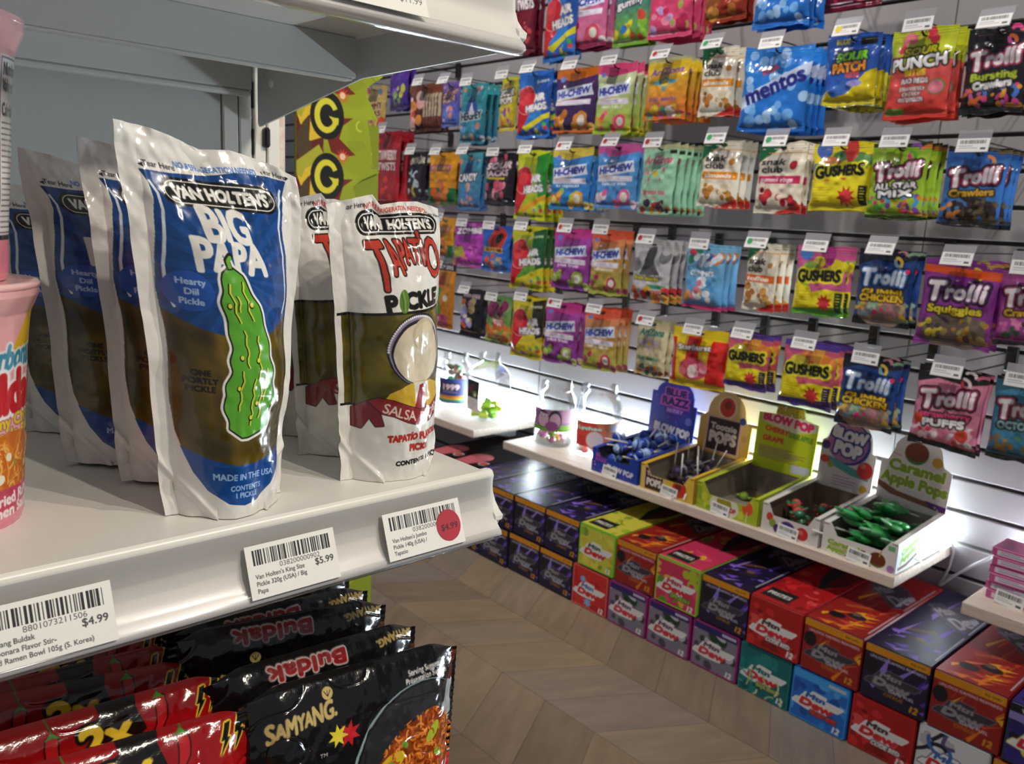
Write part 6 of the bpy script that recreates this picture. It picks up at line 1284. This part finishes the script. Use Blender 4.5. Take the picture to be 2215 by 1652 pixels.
# ------------------------------------------------------------------ jars
def round_jar(x, y, r, H, label, art, lh0, lh1, a0, a1, cands, cl, grp, seed):
    t = thing('candy_jar', label, 'jar', (x, y, ZT+0.0004), group='clear sweet jars on the wooden shelves')
    b = MB(); b.lathe([(0, 0.001), (r*0.86, 0.001), (r*0.95, 0.006), (r, 0.03), (r, H*0.62), (r*0.97, H*0.72), (r*0.86, H*0.80), (r*0.76, H*0.84), (r*0.74, H*0.87), (r*0.80, H*0.885), (r*0.80, H*0.92), (r*0.755, H*0.935), (r*0.755, H)], n=48)
    b.lathe([(0, 0.004), (r*0.84, 0.004), (r*0.96, 0.03), (r*0.975, H*0.62), (r*0.84, H*0.79), (r*0.725, H*0.845), (r*0.725, H)], n=48); b.obj('glass', 'jar', t)
    A = Art(2*PI*r*1000*(a1-a0)/360, (lh1-lh0)*1000, 0.9, 'd8d4d0'); art(A)
    th = np.radians(np.linspace(a0, a1, A.nx))[None]; v = np.linspace(lh1, lh0, A.ny)[:, None]
    P = np.stack([(r+0.0006)*np.cos(th)+0*v, (r+0.0006)*np.sin(th)+0*v, v+0*th], -1); b = MB(); b.grid(P, A.a); b.grid(P*np.array([0.9975, 0.9975, 1]), A.a*0.4+0.5, flip=True); b.obj('paper_label', 'paper', t)
    rr = random.Random(seed)
    for i, c in enumerate(cands):
        a = rr.uniform(0, 6.28); q = rr.uniform(0.1, 0.68)*r; b = MB(); b.blob((0, 0, 0), 0.015, 0.012, 0.010, c, 12); o = b.obj('jelly_sweet', 'gloss', None, (x+q*math.cos(a), y+q*math.sin(a), ZT+0.017+0.017*(i//4)), (rr.uniform(-.5, .5), rr.uniform(-.5, .5), a)); tag(o, cl, 'sweet', grp)
def ja_taro(A):
    A.a[:] = hx('6a9a34'); A.rect(0, 0, 100, 78, '9a6a9c'); A.ell(26, 44, 13, 16, '3a2430'); A.ell(27, 48, 12, 13, 'c8a0b4'); A.ell(50, 46, 12, 18, '2a1c24'); A.ell(50, 52, 10, 14, 'c098ac'); A.ell(44, 76, 12, 9, '8a4a80'); A.text('Taro', 28, 24, 15, 'e0d4dc', bold=1.0, ol=(('4a2a48', 1.0),)); A.rect(62, 0, 100, 60, 'b8889c'); A.rect(60, 70, 100, 92, '8ab040')
def ja_lych(A):
    A.a[:] = hx('dc7c4c'); A.ell(22, 52, 24, 24, 'd8443c'); A.ell(36, 70, 14, 14, 'dcd0cc'); A.ell(12, 80, 10, 10, 'c8342c'); A.rect(58, 0, 100, 100, 'dca054'); A.rect(62, 6, 98, 36, 'dcdad6'); A.text('Lychee', 26, 24, 13, 'e8ece0', bold=0.9, fit=42, ol=(('4a8a5a', 1.2),)); A.line([(52, 20), (58, 34)], 2, '5a8a34')
def ja_cand(A):
    A.a[:] = hx('2f3f80'); A.grad(70, 86, 'c8642c', 'd8b83c'); A.grad(86, 100, '4a9a5a', '3a5ab0'); A.rect(10, 14, 70, 62, '28336c'); A.text('1999', 40, 34, 20, 'd8dce8', bold=1.4, fit=46, ol=(('c83a3c', 1.6),)); A.lines(20, 50, 60, 2, 6, 'a8b0d0', 1.6)
cam_az = lambda x, y: math.degrees(math.atan2(-y, -x))
jz = cam_az(-1.73, 1.752)
round_jar(-1.730, 1.765, 0.063, 0.192, 'clear round jar with a purple taro label', ja_taro, 0.052, 0.118, jz-75, jz+75, ['c8708c', '8ab04a', 'c8a060', 'b0507c', 'd8a0a8', '7a9a3c', 'c88a5c', 'b86a90'], 'small pastel jelly sweet in the taro jar', 'sweets in the taro jar', 3)
round_jar(-1.585, 1.795, 0.070, 0.206, 'clear round jar with an orange lychee label', ja_lych, 0.036, 0.108, jz-60, jz+85, ['d8b0a0', 'd86a5c', 'e0c8c0', 'c8584c'], 'small pale jelly sweet in the lychee jar', 'sweets in the lychee jar', 5)
round_jar(-2.285, 1.815, 0.056, 0.190, 'clear jar with a dark blue label on the left shelf', ja_cand, 0.02, 0.105, jz-70, jz+80, 2*['8a7468', '9a8478', '6a9a5c', 'b05a4c', '7a6a60', 'a08a7c', 'c05a4a', '4a9a6a', '9a8070', '8a7a6c', 'b89a88', '6a5a50', '7a8a5c', 'a87a68', '8a7060', '3aa05a'], 'small brown wrapped sweet in the dark blue labelled jar', 'sweets in the dark blue labelled jar', 7)
def square_jar(x, y, s, H, label):
    t = thing('candy_jar', label, 'jar', (x, y, ZT+0.0004), (0, 0, math.radians(-8)), 'clear sweet jars on the wooden shelves')
    def ring(k, rnd, z, n=10):
        P = []
        for cx, cy, a0 in ((1, 1, 0), (-1, 1, 90), (-1, -1, 180), (1, -1, 270)):
            for i in range(n+1):
                a = math.radians(a0+90*i/n); P.append((cx*(k-rnd)+rnd*math.cos(a), cy*(k-rnd)+rnd*math.sin(a), z))
        return np.array(P)
    b = MB()
    for off in (0.0, -0.002):
        R_ = [ring((s*0.9+off), 0.012, 0.002-off), ring(s+off, 0.014, 0.012), ring(s+off, 0.014, H*0.66), ring(s*0.95+off, 0.03, H*0.75), ring(s*0.72+off, s*0.7+off, H*0.83), ring(s*0.62+off, s*0.61+off, H*0.86), ring(s*0.62+off, s*0.61+off, H)]
        V = np.stack(R_); G = np.concatenate([V, V[:, :1]], 1); b.grid(G, 'ffffff'); b.add(R_[0], [tuple(range(len(R_[0])))], 'ffffff')
    b.obj('glass', 'jar', t)
    A = Art(s*1.25*1000, H*0.46*1000, 0.9, 'dcd6d8'); A.rect(0, 0, 100, 58, '241c1c'); A.ell(30, 30, 20, 20, '6a2424'); A.ell(64, 44, 18, 16, '5a8a3c'); A.ell(66, 46, 10, 8, 'dcd8cc'); A.ell(50, 16, 14, 10, '3a2c40'); A.lines(10, 68, 84, 5, 6, '8a7a90', 1.4)
    P = np.stack([np.broadcast_to(np.linspace(-s*0.62, s*0.62, A.nx), (A.ny, A.nx)), np.full((A.ny, A.nx), -s-0.0006), np.broadcast_to(np.linspace(H*0.60, H*0.14, A.ny)[:, None], (A.ny, A.nx))], -1); b = MB(); b.grid(P, A.a, smooth=False); b.grid(P+np.array([0, 0.0003, 0]), A.a*0.4+0.5, flip=True); b.obj('paper_label', 'paper', t)
    rr = random.Random(3)
    for i in range(14):
        b = MB(); b.box(-0.016, 0.016, -0.011, 0.011, -0.008, 0.008, ('9ac42c', 'c8d83a', '7ab02c')[i % 3], b=0.004)
        o = b.obj('jelly_cube', 'gloss', None, (x+rr.uniform(-0.030, 0.030), y+rr.uniform(-0.030, 0.030), ZT+0.016+0.017*(i//5)), (rr.uniform(-.4, .4), rr.uniform(-.4, .4), rr.uniform(0, 3))); tag(o, 'lime green jelly cube at the bottom of the square jar', 'sweet', 'lime jelly cubes in the square jar')
square_jar(-2.080, 1.795, 0.058, 0.222, 'clear square jar with lime jelly cubes')
# ------------------------------------------------------------------ small things at the edges
A = Art(150, 16, 0.8, 'c0508c')
A.blobs(3, 14, 40, 0, 100, 100, 2, 5, 'd88ab4 a03a78 8a6ac8'); A.rect(6, 20, 46, 84, 'dcd2dc'); A.lines(10, 36, 42, 2, 26, '7a5a98', 1.2); A.rect(70, 20, 96, 80, '5a5ab8')
bx = MB(); bx.box(0, 0.152, 0, 0.075, 0, 0.0165, 'c4629a', b=0.001); G = np.stack([np.broadcast_to(np.linspace(0.001, 0.151, A.nx), (A.ny, A.nx)), np.full((A.ny, A.nx), -0.0003), np.broadcast_to(np.linspace(0.0160, 0.0005, A.ny)[:, None], (A.ny, A.nx))], -1); bx.grid(G, A.a, smooth=False)
bm_ = bx.mesh('candy_box', 'card')
for i in range(6):
    o = link('candy_box', bm_, None, (-0.492+(0.002, -0.002, 0.004, 0.0, 0.003, -0.001)[i], 1.713+(0.0, 0.003, -0.002, 0.002, 0, 0.003)[i], ZT+0.0003+0.0169*i), (0, 0, (0.01, -0.02, 0.02, 0, 0.015, -0.01)[i]))
    tag(o, f'small flat pink sweet box, {("lowest", "second from bottom", "third from bottom", "fourth from bottom", "fifth from bottom", "topmost")[i]} of the stack on the right shelf', 'sweet box', 'pink sweet boxes on the right shelf')
pts = [hit(x, y, 1, 1.940) for x, y in ((2046, 1163), (2058, 1172), (2063, 1195), (2054, 1225), (2040, 1252), (2030, 1268))]
q2 = [hit(x, y, 1, 1.938) for x, y in ((2030, 1268), (2060, 1247), (2105, 1222), (2150, 1202))]
def sm(P, n=6):
    P = np.array(P); t = np.linspace(0, len(P)-1, n*len(P)); return np.stack([np.interp(t, np.arange(len(P)), P[:, k]) for k in range(3)], 1)
b = MB(); b.tube(sm(pts+q2[1:]), 0.0032, 'ffffff', 8); tag(b.obj('power_cord', 'cord'), 'translucent white cord looping between the wooden shelves', 'cord')
